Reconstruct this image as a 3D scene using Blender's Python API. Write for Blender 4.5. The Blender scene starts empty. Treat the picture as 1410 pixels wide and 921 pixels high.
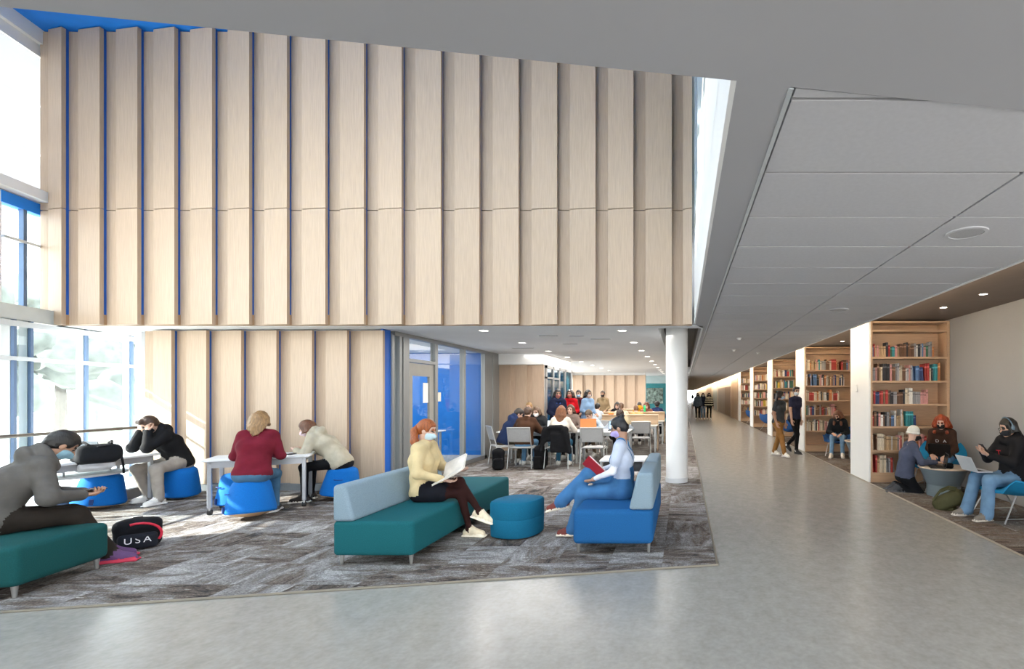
import bpy, bmesh, math, random
import numpy as np
from mathutils import Vector, Matrix
random.seed(7)
SC = bpy.context.scene
COL = SC.collection
PI = math.pi

# ------------------------------------------------------------------ camera
# 17 mm shift lens at eye height, looking straight down the corridor (+Y)
cam_d = bpy.data.cameras.new('camera'); cam = bpy.data.objects.new('camera', cam_d); COL.objects.link(cam)
cam_d.sensor_width = 36.0; cam_d.lens = 36.0 * 666 / 1410
cam_d.shift_x = (705 - 941.6) / 1410; cam_d.shift_y = (543 - 460.5) / 1410
cam_d.clip_end = 400; cam_d.clip_start = 0.05
cam.location = (0, 0, 1.58); cam.rotation_euler = (PI / 2, 0, 0)
SC.camera = cam

# ------------------------------------------------------------------ world, sun, exposure
W = bpy.data.worlds.new('sky'); SC.world = W; W.use_nodes = True
wn = W.node_tree; wn.nodes.clear()
wo = wn.nodes.new('ShaderNodeOutputWorld'); wb = wn.nodes.new('ShaderNodeBackground')
wb.inputs[0].default_value = (0.95, 0.97, 0.985, 1); wb.inputs[1].default_value = 7.5
wn.links.new(wb.outputs[0], wo.inputs[0])
sd = bpy.data.lights.new('sun', 'SUN'); sun = bpy.data.objects.new('sun', sd); COL.objects.link(sun)
sd.energy = 24.0; sd.angle = 0.012; sd.color = (1.0, 0.93, 0.84)
SUN = Vector((1.0, 0.42, -0.58)).normalized()
sun.rotation_euler = SUN.to_track_quat('-Z', 'Y').to_euler()
SC.view_settings.view_transform = 'Standard'; SC.view_settings.look = 'None'
SC.view_settings.gamma = 1.0; SC.view_settings.use_curve_mapping = False
SC.view_settings.exposure = 0.15
try:
    SC.cycles.use_denoising = True
    SC.cycles.max_bounces = 10; SC.cycles.diffuse_bounces = 5; SC.cycles.transparent_max_bounces = 16
    SC.cycles.sample_clamp_indirect = 6.0
    SC.cycles.caustics_reflective = False; SC.cycles.caustics_refractive = False
except Exception:
    pass

def area(name, loc, size, power, color=(1, 1, 1), rot=(0, 0, 0), spread=PI):
    l = bpy.data.lights.new(name, 'AREA'); l.shape = 'RECTANGLE'; l.size, l.size_y = size
    l.energy = power; l.color = color; l.spread = spread
    o = bpy.data.objects.new(name, l); COL.objects.link(o); o.location = loc; o.rotation_euler = rot
    return o

# ------------------------------------------------------------------ materials
_mats = {}
def lin(c):
    return tuple((x / 12.92 if x <= 0.04045 else ((x + 0.055) / 1.055) ** 2.4) for x in c)
def hexc(h):
    return lin(tuple(int(h[i:i + 2], 16) / 255 for i in (0, 2, 4)))
def mat(name, col, rough=0.6, metal=0.0, var=0.10, scale=6.0, stretch=(1, 1, 1), bump=0.0, bscale=40.0, bdist=0.01, spec=0.4, emit=None, es=0.0, sheen=0.0, detail=4.0, rnd=0.0):
    """Principled material with procedural noise variation; col is sRGB hex or linear tuple."""
    key = name
    if key in _mats: return _mats[key]
    if isinstance(col, str): col = hexc(col)
    m = bpy.data.materials.new(name); m.use_nodes = True; nt = m.node_tree; N = nt.nodes; L = nt.links
    b = N['Principled BSDF']
    tc = N.new('ShaderNodeTexCoord'); mp = N.new('ShaderNodeMapping'); L.new(tc.outputs['Object'], mp.inputs[0])
    mp.inputs['Scale'].default_value = stretch
    nz = N.new('ShaderNodeTexNoise'); nz.inputs['Scale'].default_value = scale; nz.inputs['Detail'].default_value = detail
    L.new(mp.outputs[0], nz.inputs['Vector'])
    rp = N.new('ShaderNodeValToRGB'); L.new(nz.outputs['Fac'], rp.inputs[0])
    lo = [max(0, c * (1 - var)) for c in col[:3]]; hi = [min(1, c * (1 + var)) for c in col[:3]]
    rp.color_ramp.elements[0].position = 0.3; rp.color_ramp.elements[1].position = 0.7
    rp.color_ramp.elements[0].color = (*lo, 1); rp.color_ramp.elements[1].color = (*hi, 1)
    out = rp.outputs[0]
    if rnd:
        oi = N.new('ShaderNodeObjectInfo'); hs = N.new('ShaderNodeHueSaturation'); mr = N.new('ShaderNodeMapRange')
        mr.inputs['To Min'].default_value = 1 - rnd; mr.inputs['To Max'].default_value = 1 + rnd
        L.new(oi.outputs['Random'], mr.inputs['Value']); L.new(mr.outputs[0], hs.inputs['Value']); L.new(out, hs.inputs['Color']); out = hs.outputs[0]
    L.new(out, b.inputs['Base Color'])
    b.inputs['Roughness'].default_value = rough; b.inputs['Metallic'].default_value = metal
    b.inputs['Specular IOR Level'].default_value = spec
    if sheen: b.inputs['Sheen Weight'].default_value = sheen
    if bump:
        n2 = N.new('ShaderNodeTexNoise'); n2.inputs['Scale'].default_value = bscale; n2.inputs['Detail'].default_value = 3
        L.new(mp.outputs[0], n2.inputs['Vector'])
        bp = N.new('ShaderNodeBump'); bp.inputs['Strength'].default_value = bump; bp.inputs['Distance'].default_value = bdist
        L.new(n2.outputs['Fac'], bp.inputs['Height']); L.new(bp.outputs[0], b.inputs['Normal'])
    if emit is not None:
        b.inputs['Emission Color'].default_value = (*emit, 1); b.inputs['Emission Strength'].default_value = es
    _mats[key] = m
    return m
def cloth(col, name=None, var=0.14, bump=0.35, bscale=14, rough=0.85):
    return mat(name or 'cloth_' + col, col, rough, var=var, scale=9, bump=bump, bscale=bscale, bdist=0.012, spec=0.15)
def weave(name, col, var=0.12):
    return mat(name, col, 0.9, var=var, scale=140, bump=0.25, bscale=220, bdist=0.002, spec=0.2, detail=2)
def glass(name, tint=(1, 1, 1), refl=0.03, tr=1.0, rough=0.0):
    if name in _mats: return _mats[name]
    m = bpy.data.materials.new(name); m.use_nodes = True; nt = m.node_tree; N = nt.nodes; L = nt.links; N.clear()
    o = N.new('ShaderNodeOutputMaterial'); mx = N.new('ShaderNodeMixShader'); t = N.new('ShaderNodeBsdfTransparent'); g = N.new('ShaderNodeBsdfGlossy'); f = N.new('ShaderNodeLayerWeight'); f.inputs[0].default_value = 0.5
    nz = N.new('ShaderNodeTexNoise'); nz.inputs['Scale'].default_value = 1.5; bp = N.new('ShaderNodeBump'); bp.inputs['Strength'].default_value = 0.01
    pw = N.new('ShaderNodeMath'); pw.operation = 'POWER'; pw.inputs[1].default_value = 4.0; L.new(f.outputs['Facing'], pw.inputs[0])
    ma = N.new('ShaderNodeMath'); ma.operation = 'MULTIPLY_ADD'; ma.inputs[1].default_value = 0.7; ma.inputs[2].default_value = refl; L.new(pw.outputs[0], ma.inputs[0])
    L.new(nz.outputs['Fac'], bp.inputs['Height']); L.new(bp.outputs[0], g.inputs['Normal'])
    t.inputs[0].default_value = (*[c * tr for c in tint], 1); g.inputs['Roughness'].default_value = rough
    L.new(ma.outputs[0], mx.inputs[0]); L.new(t.outputs[0], mx.inputs[1]); L.new(g.outputs[0], mx.inputs[2]); L.new(mx.outputs[0], o.inputs[0])
    _mats[name] = m
    return m

def carpet_mat(name, dark=(0.045, 0.042, 0.042), mid=(0.205, 0.195, 0.19), pale=(0.38, 0.37, 0.365), brown=(0.145, 0.118, 0.10)):
    m = bpy.data.materials.new(name); m.use_nodes = True; nt = m.node_tree; N = nt.nodes; L = nt.links; b = N['Principled BSDF']
    tc = N.new('ShaderNodeTexCoord'); oi = N.new('ShaderNodeObjectInfo')
    off = N.new('ShaderNodeVectorMath'); off.operation = 'MULTIPLY_ADD'
    cmb = N.new('ShaderNodeCombineXYZ')
    for i in range(3): L.new(oi.outputs['Random'], cmb.inputs[i])
    L.new(cmb.outputs[0], off.inputs[0]); off.inputs[1].default_value = (83, 47, 0); L.new(tc.outputs['Object'], off.inputs[2])
    # streak direction differs from tile to tile
    def streak(sx, sy, sc):
        mp = N.new('ShaderNodeMapping'); mp.inputs['Scale'].default_value = (sx, sy, 1); mp.inputs['Rotation'].default_value = (0, 0, 0.25)
        L.new(off.outputs[0], mp.inputs[0])
        nz = N.new('ShaderNodeTexNoise'); nz.inputs['Scale'].default_value = sc; nz.inputs['Detail'].default_value = 8; nz.inputs['Roughness'].default_value = 0.72; nz.inputs['Distortion'].default_value = 0.6
        L.new(mp.outputs[0], nz.inputs['Vector']); return nz
    a = streak(0.9, 3.2, 2.4); c = streak(2.6, 0.9, 2.4)
    gt = N.new('ShaderNodeMath'); gt.operation = 'GREATER_THAN'; gt.inputs[1].default_value = 0.62; L.new(oi.outputs['Random'], gt.inputs[0])
    mx = N.new('ShaderNodeMix'); mx.data_type = 'FLOAT'; L.new(gt.outputs[0], mx.inputs[0]); L.new(a.outputs['Fac'], mx.inputs[2]); L.new(c.outputs['Fac'], mx.inputs[3])
    wav = N.new('ShaderNodeMapRange'); wav.inputs['To Min'].default_value = -0.09; wav.inputs['To Max'].default_value = 0.09
    fr = N.new('ShaderNodeMath'); fr.operation = 'FRACT'; ml = N.new('ShaderNodeMath'); ml.operation = 'MULTIPLY'; ml.inputs[1].default_value = 7.3
    L.new(oi.outputs['Random'], ml.inputs[0]); L.new(ml.outputs[0], fr.inputs[0]); L.new(fr.outputs[0], wav.inputs['Value'])
    ad = N.new('ShaderNodeMath'); ad.operation = 'ADD'; L.new(mx.outputs[0], ad.inputs[0]); L.new(wav.outputs[0], ad.inputs[1])
    rp = N.new('ShaderNodeValToRGB'); L.new(ad.outputs[0], rp.inputs[0]); cr = rp.color_ramp
    cr.elements[0].position = 0.33; cr.elements[0].color = (*dark, 1); cr.elements[1].position = 0.68; cr.elements[1].color = (*pale, 1)
    e = cr.elements.new(0.44); e.color = (*brown, 1); e = cr.elements.new(0.53); e.color = (*mid, 1)
    # fine yarn speckle and short pale dashes
    sp = N.new('ShaderNodeTexNoise'); sp.inputs['Scale'].default_value = 90; sp.inputs['Detail'].default_value = 2; L.new(off.outputs[0], sp.inputs['Vector'])
    mr = N.new('ShaderNodeMapRange'); mr.inputs['From Min'].default_value = 0.3; mr.inputs['From Max'].default_value = 0.7; mr.inputs['To Min'].default_value = 0.55; mr.inputs['To Max'].default_value = 1.45; L.new(sp.outputs['Fac'], mr.inputs['Value'])
    dm = N.new('ShaderNodeMapping'); dm.inputs['Scale'].default_value = (4, 34, 1); dm.inputs['Rotation'].default_value = (0, 0, 0.7); L.new(off.outputs[0], dm.inputs[0])
    dn = N.new('ShaderNodeTexNoise'); dn.inputs['Scale'].default_value = 1.6; dn.inputs['Detail'].default_value = 1; L.new(dm.outputs[0], dn.inputs['Vector'])
    dr = N.new('ShaderNodeMapRange'); dr.inputs['From Min'].default_value = 0.68; dr.inputs['From Max'].default_value = 0.74; L.new(dn.outputs['Fac'], dr.inputs['Value'])
    dx = N.new('ShaderNodeMix'); dx.data_type = 'RGBA'; L.new(dr.outputs[0], dx.inputs[0]); L.new(rp.outputs[0], dx.inputs[6]); dx.inputs[7].default_value = (0.5, 0.49, 0.47, 1)
    hs = N.new('ShaderNodeHueSaturation'); L.new(dx.outputs[2], hs.inputs['Color']); L.new(mr.outputs[0], hs.inputs['Value'])
    L.new(hs.outputs[0], b.inputs['Base Color']); b.inputs['Roughness'].default_value = 0.95; b.inputs['Specular IOR Level'].default_value = 0.1
    bp = N.new('ShaderNodeBump'); bp.inputs['Strength'].default_value = 0.5; bp.inputs['Distance'].default_value = 0.004; L.new(sp.outputs['Fac'], bp.inputs['Height']); L.new(bp.outputs[0], b.inputs['Normal'])
    return m

WOOD = mat('pale_maple_veneer', (0.475, 0.355, 0.258), 0.45, var=0.09, scale=7, stretch=(14, 14, 0.5), spec=0.35, rnd=0.045)
WOODH = mat('maple_shelf_veneer', (0.52, 0.35, 0.225), 0.45, var=0.10, scale=6, stretch=(0.6, 12, 12), spec=0.35)
WOODE = mat('maple_edge', (0.42, 0.27, 0.16), 0.5, var=0.12, scale=9, stretch=(10, 10, 0.6))
WHITE = mat('white_paint', (0.86, 0.86, 0.85), 0.6, var=0.015, scale=2, bump=0.02, bscale=200, bdist=0.001)
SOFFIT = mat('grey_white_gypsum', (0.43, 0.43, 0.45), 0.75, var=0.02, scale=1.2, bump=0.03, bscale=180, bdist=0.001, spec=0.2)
TILE = mat('ceiling_tile_fibre', (0.58, 0.58, 0.605), 0.85, var=0.03, scale=40, bump=0.12, bscale=300, bdist=0.001, spec=0.1, rnd=0.012)
REVEAL = mat('reveal_grey', (0.16, 0.16, 0.165), 0.7, var=0.05)
CEIL = mat('white_ceiling', (0.82, 0.84, 0.86), 0.8, var=0.02, scale=1.5, spec=0.2)
DARKSLOT = mat('dark_slot_paint', (0.14, 0.14, 0.14), 0.8, var=0.05)
BROWNC = mat('taupe_ceiling_paint', (0.20, 0.165, 0.145), 0.8, var=0.03, spec=0.2)
GREYW = mat('grey_wall_paint', (0.30, 0.30, 0.305), 0.7, var=0.03, scale=1.5, bump=0.03, bscale=150, bdist=0.001)
BLUEP = mat('royal_blue_paint', (0.012, 0.115, 0.50), 0.5, var=0.05)
BLUEC = mat('bright_blue_paint', (0.012, 0.23, 0.80), 0.55, var=0.05)
ALU = mat('grey_aluminium', (0.30, 0.31, 0.31), 0.4, 0.5, var=0.04, scale=30, stretch=(1, 1, .1))
MULL = mat('blue_grey_mullion', (0.10, 0.16, 0.27), 0.4, 0.3, var=0.04)
PALEMULL = mat('pale_aluminium_frame', (0.62, 0.66, 0.68), 0.4, 0.3, var=0.03)
BASE = mat('grey_rubber_base', (0.17, 0.18, 0.19), 0.6, var=0.06)
BRASS = mat('edge_strip_metal', (0.30, 0.27, 0.22), 0.4, 0.6, var=0.05)
STEEL = mat('brushed_steel', (0.55, 0.56, 0.57), 0.32, 0.9, var=0.05, scale=40, stretch=(1, 1, .1))
GREYMETAL = mat('silver_painted_metal', (0.40, 0.41, 0.43), 0.4, 0.4, var=0.04)
BLACKP = mat('black_plastic', (0.015, 0.015, 0.017), 0.5, var=0.1)
WHITELAM = mat('white_laminate', (0.74, 0.75, 0.76), 0.35, var=0.02, scale=3)
GREYLAM = mat('grey_laminate', (0.46, 0.48, 0.50), 0.4, var=0.03, scale=3)
LAMP = mat('lamp_lens', (0.9, 0.88, 0.84), 0.5, var=0.02, emit=(1.0, 0.93, 0.82), es=9.0)
LED = mat('led_strip', (0.9, 0.85, 0.75), 0.5, var=0.02, emit=(1.0, 0.80, 0.56), es=14.0)
CLEAR = glass('clear_glass', (0.97, 0.99, 0.985))
WINGL = glass('window_glass', (0.93, 0.97, 0.98))
GREENGL = glass('green_glass', (0.45, 0.56, 0.52), refl=0.06)
def frosted(name, col):
    m = bpy.data.materials.new(name); m.use_nodes = True; nt = m.node_tree; N = nt.nodes; L = nt.links; N.clear()
    o = N.new('ShaderNodeOutputMaterial'); mx = N.new('ShaderNodeMixShader'); t = N.new('ShaderNodeBsdfTranslucent'); d = N.new('ShaderNodeBsdfDiffuse'); nz = N.new('ShaderNodeTexNoise'); nz.inputs['Scale'].default_value = 3
    rp = N.new('ShaderNodeValToRGB'); rp.color_ramp.elements[0].color = (*[c * .96 for c in col], 1); rp.color_ramp.elements[1].color = (*col, 1); L.new(nz.outputs['Fac'], rp.inputs[0])
    L.new(rp.outputs[0], t.inputs[0]); d.inputs[0].default_value = (.85, .86, .87, 1); mx.inputs[0].default_value = .45; L.new(t.outputs[0], mx.inputs[1]); L.new(d.outputs[0], mx.inputs[2]); L.new(mx.outputs[0], o.inputs[0])
    return m
FROST = frosted('frosted_glass', (.62, .64, .66))
# vinyl floor: fine speckle, broad cloudy tone, soft sheen
def vinyl():
    m = bpy.data.materials.new('speckled_vinyl'); m.use_nodes = True; nt = m.node_tree; N = nt.nodes; L = nt.links; b = N['Principled BSDF']
    tc = N.new('ShaderNodeTexCoord')
    n1 = N.new('ShaderNodeTexNoise'); n1.inputs['Scale'].default_value = 28; n1.inputs['Detail'].default_value = 6; L.new(tc.outputs['Object'], n1.inputs['Vector'])
    mp = N.new('ShaderNodeMapping'); mp.inputs['Scale'].default_value = (1, .8, 1); mp.inputs['Rotation'].default_value = (0, 0, .5); L.new(tc.outputs['Object'], mp.inputs[0])
    n2 = N.new('ShaderNodeTexNoise'); n2.inputs['Scale'].default_value = 9; n2.inputs['Detail'].default_value = 5; L.new(mp.outputs[0], n2.inputs['Vector'])
    mx = N.new('ShaderNodeMix'); mx.data_type = 'FLOAT'; mx.inputs[0].default_value = 0.5; L.new(n1.outputs['Fac'], mx.inputs[2]); L.new(n2.outputs['Fac'], mx.inputs[3])
    rp = N.new('ShaderNodeValToRGB'); rp.color_ramp.elements[0].position = 0.28; rp.color_ramp.elements[1].position = 0.72
    rp.color_ramp.elements[0].color = (0.27, 0.262, 0.245, 1); rp.color_ramp.elements[1].color = (0.39, 0.378, 0.352, 1)
    L.new(mx.outputs[0], rp.inputs[0]); L.new(rp.outputs[0], b.inputs['Base Color'])
    mr = N.new('ShaderNodeMapRange'); mr.inputs['To Min'].default_value = 0.235; mr.inputs['To Max'].default_value = 0.285; L.new(n2.outputs['Fac'], mr.inputs['Value']); L.new(mr.outputs[0], b.inputs['Roughness'])
    b.inputs['Specular IOR Level'].default_value = 0.55
    return m
VINYL = vinyl()
CARPET = carpet_mat('streaked_carpet')
CARPET2 = carpet_mat('brown_streaked_carpet', (0.04, 0.036, 0.035), (0.15, 0.135, 0.125), (0.27, 0.255, 0.24), (0.15, 0.115, 0.09))

# ------------------------------------------------------------------ mesh helpers
class MB:
    """collects geometry of ONE part"""
    def __init__(s): s.v = []; s.f = []; s.m = []
    def _add(s, vs, fs, mi=0):
        o = len(s.v); s.v += [tuple(v) for v in vs]; s.f += [tuple(i + o for i in f) for f in fs]; s.m += [mi] * len(fs); return s
    def box(s, x0, x1, y0, y1, z0, z1, mi=0):
        vs = [(x, y, z) for z in (z0, z1) for y in (y0, y1) for x in (x0, x1)]
        return s._add(vs, [(0, 2, 3, 1), (4, 5, 7, 6), (0, 1, 5, 4), (1, 3, 7, 5), (3, 2, 6, 7), (2, 0, 4, 6)], mi)
    def rbox(s, x0, x1, y0, y1, z0, z1, r=0.02, seg=3, mi=0):
        bm = bmesh.new(); bmesh.ops.create_cube(bm, size=1)
        for v in bm.verts: v.co = Vector(((x0 + x1) / 2 + v.co.x * (x1 - x0), (y0 + y1) / 2 + v.co.y * (y1 - y0), (z0 + z1) / 2 + v.co.z * (z1 - z0)))
        bmesh.ops.bevel(bm, geom=bm.edges[:], offset=r, segments=seg, profile=0.5, affect='EDGES')
        return s.bm(bm, mi)
    def bm(s, bm, mi=0):
        bm.verts.index_update(); s._add([v.co[:] for v in bm.verts], [[v.index for v in f.verts] for f in bm.faces], mi); bm.free(); return s
    def prism(s, poly, z0, z1, mi=0):
        n = len(poly); a = sum(poly[i][0] * poly[(i + 1) % n][1] - poly[(i + 1) % n][0] * poly[i][1] for i in range(n))
        if a < 0: poly = poly[::-1]
        vs = [(x, y, z0) for x, y in poly] + [(x, y, z1) for x, y in poly]
        return s._add(vs, [tuple(range(n))[::-1], tuple(range(n, 2 * n))] + [(i, (i + 1) % n, n + (i + 1) % n, n + i) for i in range(n)], mi)
    def lathe(s, prof, n=24, c=(0, 0), mi=0, cap=True):
        vs = []; fs = []
        for r, z in prof:
            for i in range(n): a = 2 * PI * i / n; vs.append((c[0] + r * math.cos(a), c[1] + r * math.sin(a), z))
        for k in range(len(prof) - 1):
            for i in range(n): j = (i + 1) % n; fs.append((k * n + i, k * n + j, (k + 1) * n + j, (k + 1) * n + i))
        if cap: fs.append(tuple(range(n))[::-1]); fs.append(tuple((len(prof) - 1) * n + i for i in range(n)))
        return s._add(vs, fs, mi)
    def tube(s, pts, r, n=8, mi=0, closed=False):
        pts = [Vector(p) for p in pts]; rs = r if isinstance(r, (list, tuple)) else [r] * len(pts)
        vs = []; fs = []; up = None
        m = len(pts)
        for i, p in enumerate(pts):
            d = ((pts[(i + 1) % m] - pts[i - 1]) if closed else (pts[min(i + 1, m - 1)] - pts[max(i - 1, 0)])).normalized()
            if up is None: up = Vector((0, 0, 1)) if abs(d.z) < 0.9 else Vector((1, 0, 0))
            a = d.cross(up); 
            if a.length < 1e-6: a = d.orthogonal()
            a.normalize(); b = a.cross(d).normalized(); up = b
            for k in range(n): t = 2 * PI * k / n; vs.append(p + (a * math.cos(t) + b * math.sin(t)) * rs[i])
        for i in range(m if closed else m - 1):
            for k in range(n): j = (k + 1) % n; i2 = (i + 1) % m; fs.append((i * n + k, i * n + j, i2 * n + j, i2 * n + k))
        if not closed: fs.append(tuple(range(n))[::-1]); fs.append(tuple((m - 1) * n + k for k in range(n)))
        return s._add(vs, fs, mi)
    def xf(s, M): s.v = [tuple(M @ Vector(v)) for v in s.v]; return s
    def build(s, name, mats, parent=None, smooth=False, loc=None, rz=0):
        me = bpy.data.meshes.new(name); me.from_pydata(s.v, [], s.f); me.update()
        for m in (mats if isinstance(mats, (list, tuple)) else [mats]): me.materials.append(m)
        if any(s.m): me.polygons.foreach_set('material_index', s.m)
        if smooth: smooth_by_angle(me)
        o = bpy.data.objects.new(name, me); COL.objects.link(o)
        if parent is not None: o.parent = parent
        if loc is not None: o.location = loc; o.rotation_euler = (0, 0, rz)
        return o
def smooth_by_angle(me, ang=0.7):
    me.polygons.foreach_set('use_smooth', [True] * len(me.polygons))
    bm = bmesh.new(); bm.from_mesh(me)
    for e in bm.edges:
        if len(e.link_faces) == 2 and e.calc_face_angle(0) > ang: e.smooth = False
    bm.to_mesh(me); bm.free()
def tag(o, label=None, cat=None, group=None, kind=None):
    if label: o['label'] = label
    if cat: o['category'] = cat
    if group: o['group'] = group
    if kind: o['kind'] = kind
    return o
def struct(o, label=None): o['kind'] = 'structure'; return tag(o, label)
def empty(name, loc=(0, 0, 0), rz=0, label=None, cat=None, group=None, rot=None):
    o = bpy.data.objects.new(name, None); COL.objects.link(o); o.location = loc; o.rotation_euler = rot if rot else (0, 0, rz)
    return tag(o, label, cat, group)
def copy_tree(o, loc=None, rz=None, label=None, parent=None, group=None):
    c = o.copy(); COL.objects.link(c); c.parent = parent
    if loc is not None: c.location = loc
    if rz is not None: c.rotation_euler = (0, 0, rz)
    if label: c['label'] = label
    if group: c['group'] = group
    for ch in o.children: copy_tree(ch, parent=c)
    return c
def inst(me, name, parent=None, loc=(0, 0, 0), rot=(0, 0, 0), scale=(1, 1, 1)):
    o = bpy.data.objects.new(name, me); COL.objects.link(o); o.location = loc; o.rotation_euler = rot; o.scale = scale
    if parent is not None: o.parent = parent
    return o
def clip(poly, nx, ny, c):
    """keep the side nx*x+ny*y <= c"""
    out = []
    for i in range(len(poly)):
        p, q = poly[i], poly[(i + 1) % len(poly)]; dp, dq = nx * p[0] + ny * p[1] - c, nx * q[0] + ny * q[1] - c
        if dp <= 0: out.append(p)
        if dp * dq < 0: t = dp / (dp - dq); out.append((p[0] + t * (q[0] - p[0]), p[1] + t * (q[1] - p[1])))
    return out
def text(name, body, size, m, parent, loc, rot, ext=0.001):
    c = bpy.data.curves.new(name, 'FONT'); c.body = body; c.size = size; c.extrude = ext; c.align_x = 'CENTER'; c.align_y = 'CENTER'; c.materials.append(m)
    t = bpy.data.objects.new(name, c); COL.objects.link(t); bpy.context.view_layer.update()
    me = bpy.data.meshes.new_from_object(t.evaluated_get(bpy.context.evaluated_depsgraph_get())); bpy.data.objects.remove(t)
    o = bpy.data.objects.new(name, me); COL.objects.link(o); o.parent = parent; o.location = loc; o.rotation_euler = rot
    return o

# ================================================================== THE SETTING
ZC = 2.65                                    # ceiling of the ground floor
def fac(y): return -9.7 - 0.30 * (y - 7.42)  # glazed facade line in plan
def grd(y): return -8.43 - 0.15 * (y - 7.4)  # guard rail line in plan
def sof(x): return 1.653 + (x - 0.177) * 0.153   # edge of the upper slab over the lounge
def cfr(x): return 4.478 + (x - 0.292) * 0.185   # front edge of the lounge carpet
WX, XC0, XT0, XT1, XA, XG = 0.16, 0.30, 0.37, 2.71, 3.30, 4.75
GX = -4.93                                   # glass wall of the meeting room
YL, YU = 7.88, 7.39                          # lower and upper timber wall

# floor
b = MB(); b.prism([(-6.9, -6), (XG, -6), (XG, 130), (-6, 130), (-6, 13), (grd(7.95), 13), (grd(7.95), 7.95), (grd(2.2), 2.2), (fac(0) + .05, 0)], -0.25, 0)
struct(b.build('floor', VINYL))
# carpet: a thin base, tiles lying on it one by one
carpet_poly = [(grd(2.95), cfr(grd(2.95))), (XC0, cfr(XC0)), (XC0, 28), (-6, 28), (-6, 13), (GX + .06, 12.7), (GX + .06, 7.95), (grd(7.95) + .1, 7.95)]
b = MB(); b.prism(carpet_poly, 0.001, 0.003)
floor_carpet = struct(b.build('floor_carpet_lounge', CARPET))
T = 0.5; tile_me = None; n_t = 0
full = MB().prism([(-.2495, -.2495), (.2495, -.2495), (.2495, .2495), (-.2495, .2495)], 0.0, 0.006)
tile_me = full.build('carpet_tile_source', CARPET); fm = tile_me.data; bpy.data.objects.remove(tile_me)
rest = MB()
for j in range(4, 57):
    for i in range(-18, 1):
        x0, y0 = XC0 - 0.5 + i * T, j * T
        sq = [(x0, y0), (x0 + T, y0), (x0 + T, y0 + T), (x0, y0 + T)]
        if y0 + T > 8.01 and x0 + T < GX + 0.5: continue
        if x0 > XC0 - .01: continue
        p = clip(sq, 0.185, -1, 0.185 * 0.292 - 4.478)         # behind the front edge
        if len(p) < 3: continue
        if y0 < 8: p = clip(p, -1, -0.15, 8.43 - 0.15 * 7.4 - .09)   # inside the guard rail
        if y0 < 8 and x0 < GX: p = clip(p, 0, 1, 7.93)
        if len(p) < 3: continue
        if y0 > 12.4:
            rest.prism([(a - .001 if a > x0 + .2 else a + .001, c - .001 if c > y0 + .2 else c + .001) for a, c in p], 0.003, 0.009); continue
        cx, cy = x0 + T / 2, y0 + T / 2
        if p == sq:
            inst(fm, 'carpet_tile', floor_carpet, (cx, cy, 0.003))
        else:
            MB().prism([((a - cx) * .998, (c - cy) * .998) for a, c in p], 0, 0.006).build('carpet_tile', CARPET, floor_carpet, loc=(cx, cy, 0.003))
        n_t += 1
tag(rest.build('carpet_tile_field', CARPET, floor_carpet), kind='stuff')
b = MB(); b.tube([(grd(2.95), cfr(grd(2.95)) - .012, .006), (XC0 + .012, cfr(XC0) - .012, .006)], .012, 6); b.tube([(XC0 + .012, cfr(XC0) - .012, .006), (XC0 + .012, 28, .006)], .012, 6)
struct(b.build('trim_1', BRASS), 'thin metal strip edging the lounge carpet')
# reading alcove carpet
b = MB(); b.prism([(XA, -5.9), (XG, -5.9), (XG, 28.3), (XA, 28.3)], 0.001, 0.003)
alc = struct(b.build('floor_carpet_alcove', CARPET2))
b = MB()
for j in range(9, 56):
    for i in range(3):
        x0, y0 = XA + .01 + i * T, j * T; x1 = min(x0 + T, XG)
        if y0 < 13: MB().prism([(x0 + .001, y0 + .001), (x1 - .001, y0 + .001), (x1 - .001, y0 + T - .001), (x0 + .001, y0 + T - .001)], .003, .009).build('carpet_tile', CARPET2, alc)
        else: b.prism([(x0 + .001, y0 + .001), (x1 - .001, y0 + .001), (x1 - .001, y0 + T - .001), (x0 + .001, y0 + T - .001)], .003, .009)
tag(b.build('carpet_tile_field', CARPET2, alc), kind='stuff')
struct(MB().tube([(XA, -5.9, .006), (XA, 28.3, .006)], .012, 6).build('trim_2', BRASS), 'thin metal strip edging the alcove carpet')

# slab over the foreground with its oblique edge and the corridor ceiling strip beside the lounge void
xl = fac(.4)
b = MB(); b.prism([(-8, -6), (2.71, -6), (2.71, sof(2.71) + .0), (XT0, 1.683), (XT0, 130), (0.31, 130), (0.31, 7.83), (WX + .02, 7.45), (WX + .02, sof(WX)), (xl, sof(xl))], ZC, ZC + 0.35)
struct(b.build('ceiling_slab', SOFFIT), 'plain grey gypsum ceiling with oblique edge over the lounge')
# tile field: recessed backing, tiles with open joints
b = MB(); b.prism([(XT0, 1.683), (XT1, 2.03), (XT1, 130), (XT0, 130)], ZC + 0.045, ZC + 0.07)
ct = struct(b.build('ceiling_tiles', REVEAL), 'grey lay-in tile ceiling over the corridor')
rest = MB(); cols = ((0.395, 1.638), (1.654, 2.70))
for k in range(-1, 52):
    y0, y1 = 1.764 + k * .585, 1.764 + (k + 1) * .585
    for x0, x1 in cols:
        p = clip([(x0, y0 + .010), (x1, y0 + .010), (x1, y1 - .010), (x0, y1 - .010)], 0.1456, -1, 0.1456 * 0.396 - 1.70)
        if len(p) < 3: continue
        cx, cy = (x0 + x1) / 2, (y0 + y1) / 2
        MB().prism([(a - cx, c - cy) for a, c in p], 0, 0.022).build('ceiling_tile', TILE, ct, loc=(cx, cy, ZC + .006))
for k in range(52, 219):
    y0 = 1.764 + k * .585
    for x0, x1 in cols: rest.prism([(x0, y0 + .004), (x1, y0 + .004), (x1, y0 + .581), (x0, y0 + .581)], ZC + .006, ZC + .028)
tag(rest.build('ceiling_tile_field', TILE, ct), kind='stuff')
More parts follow.
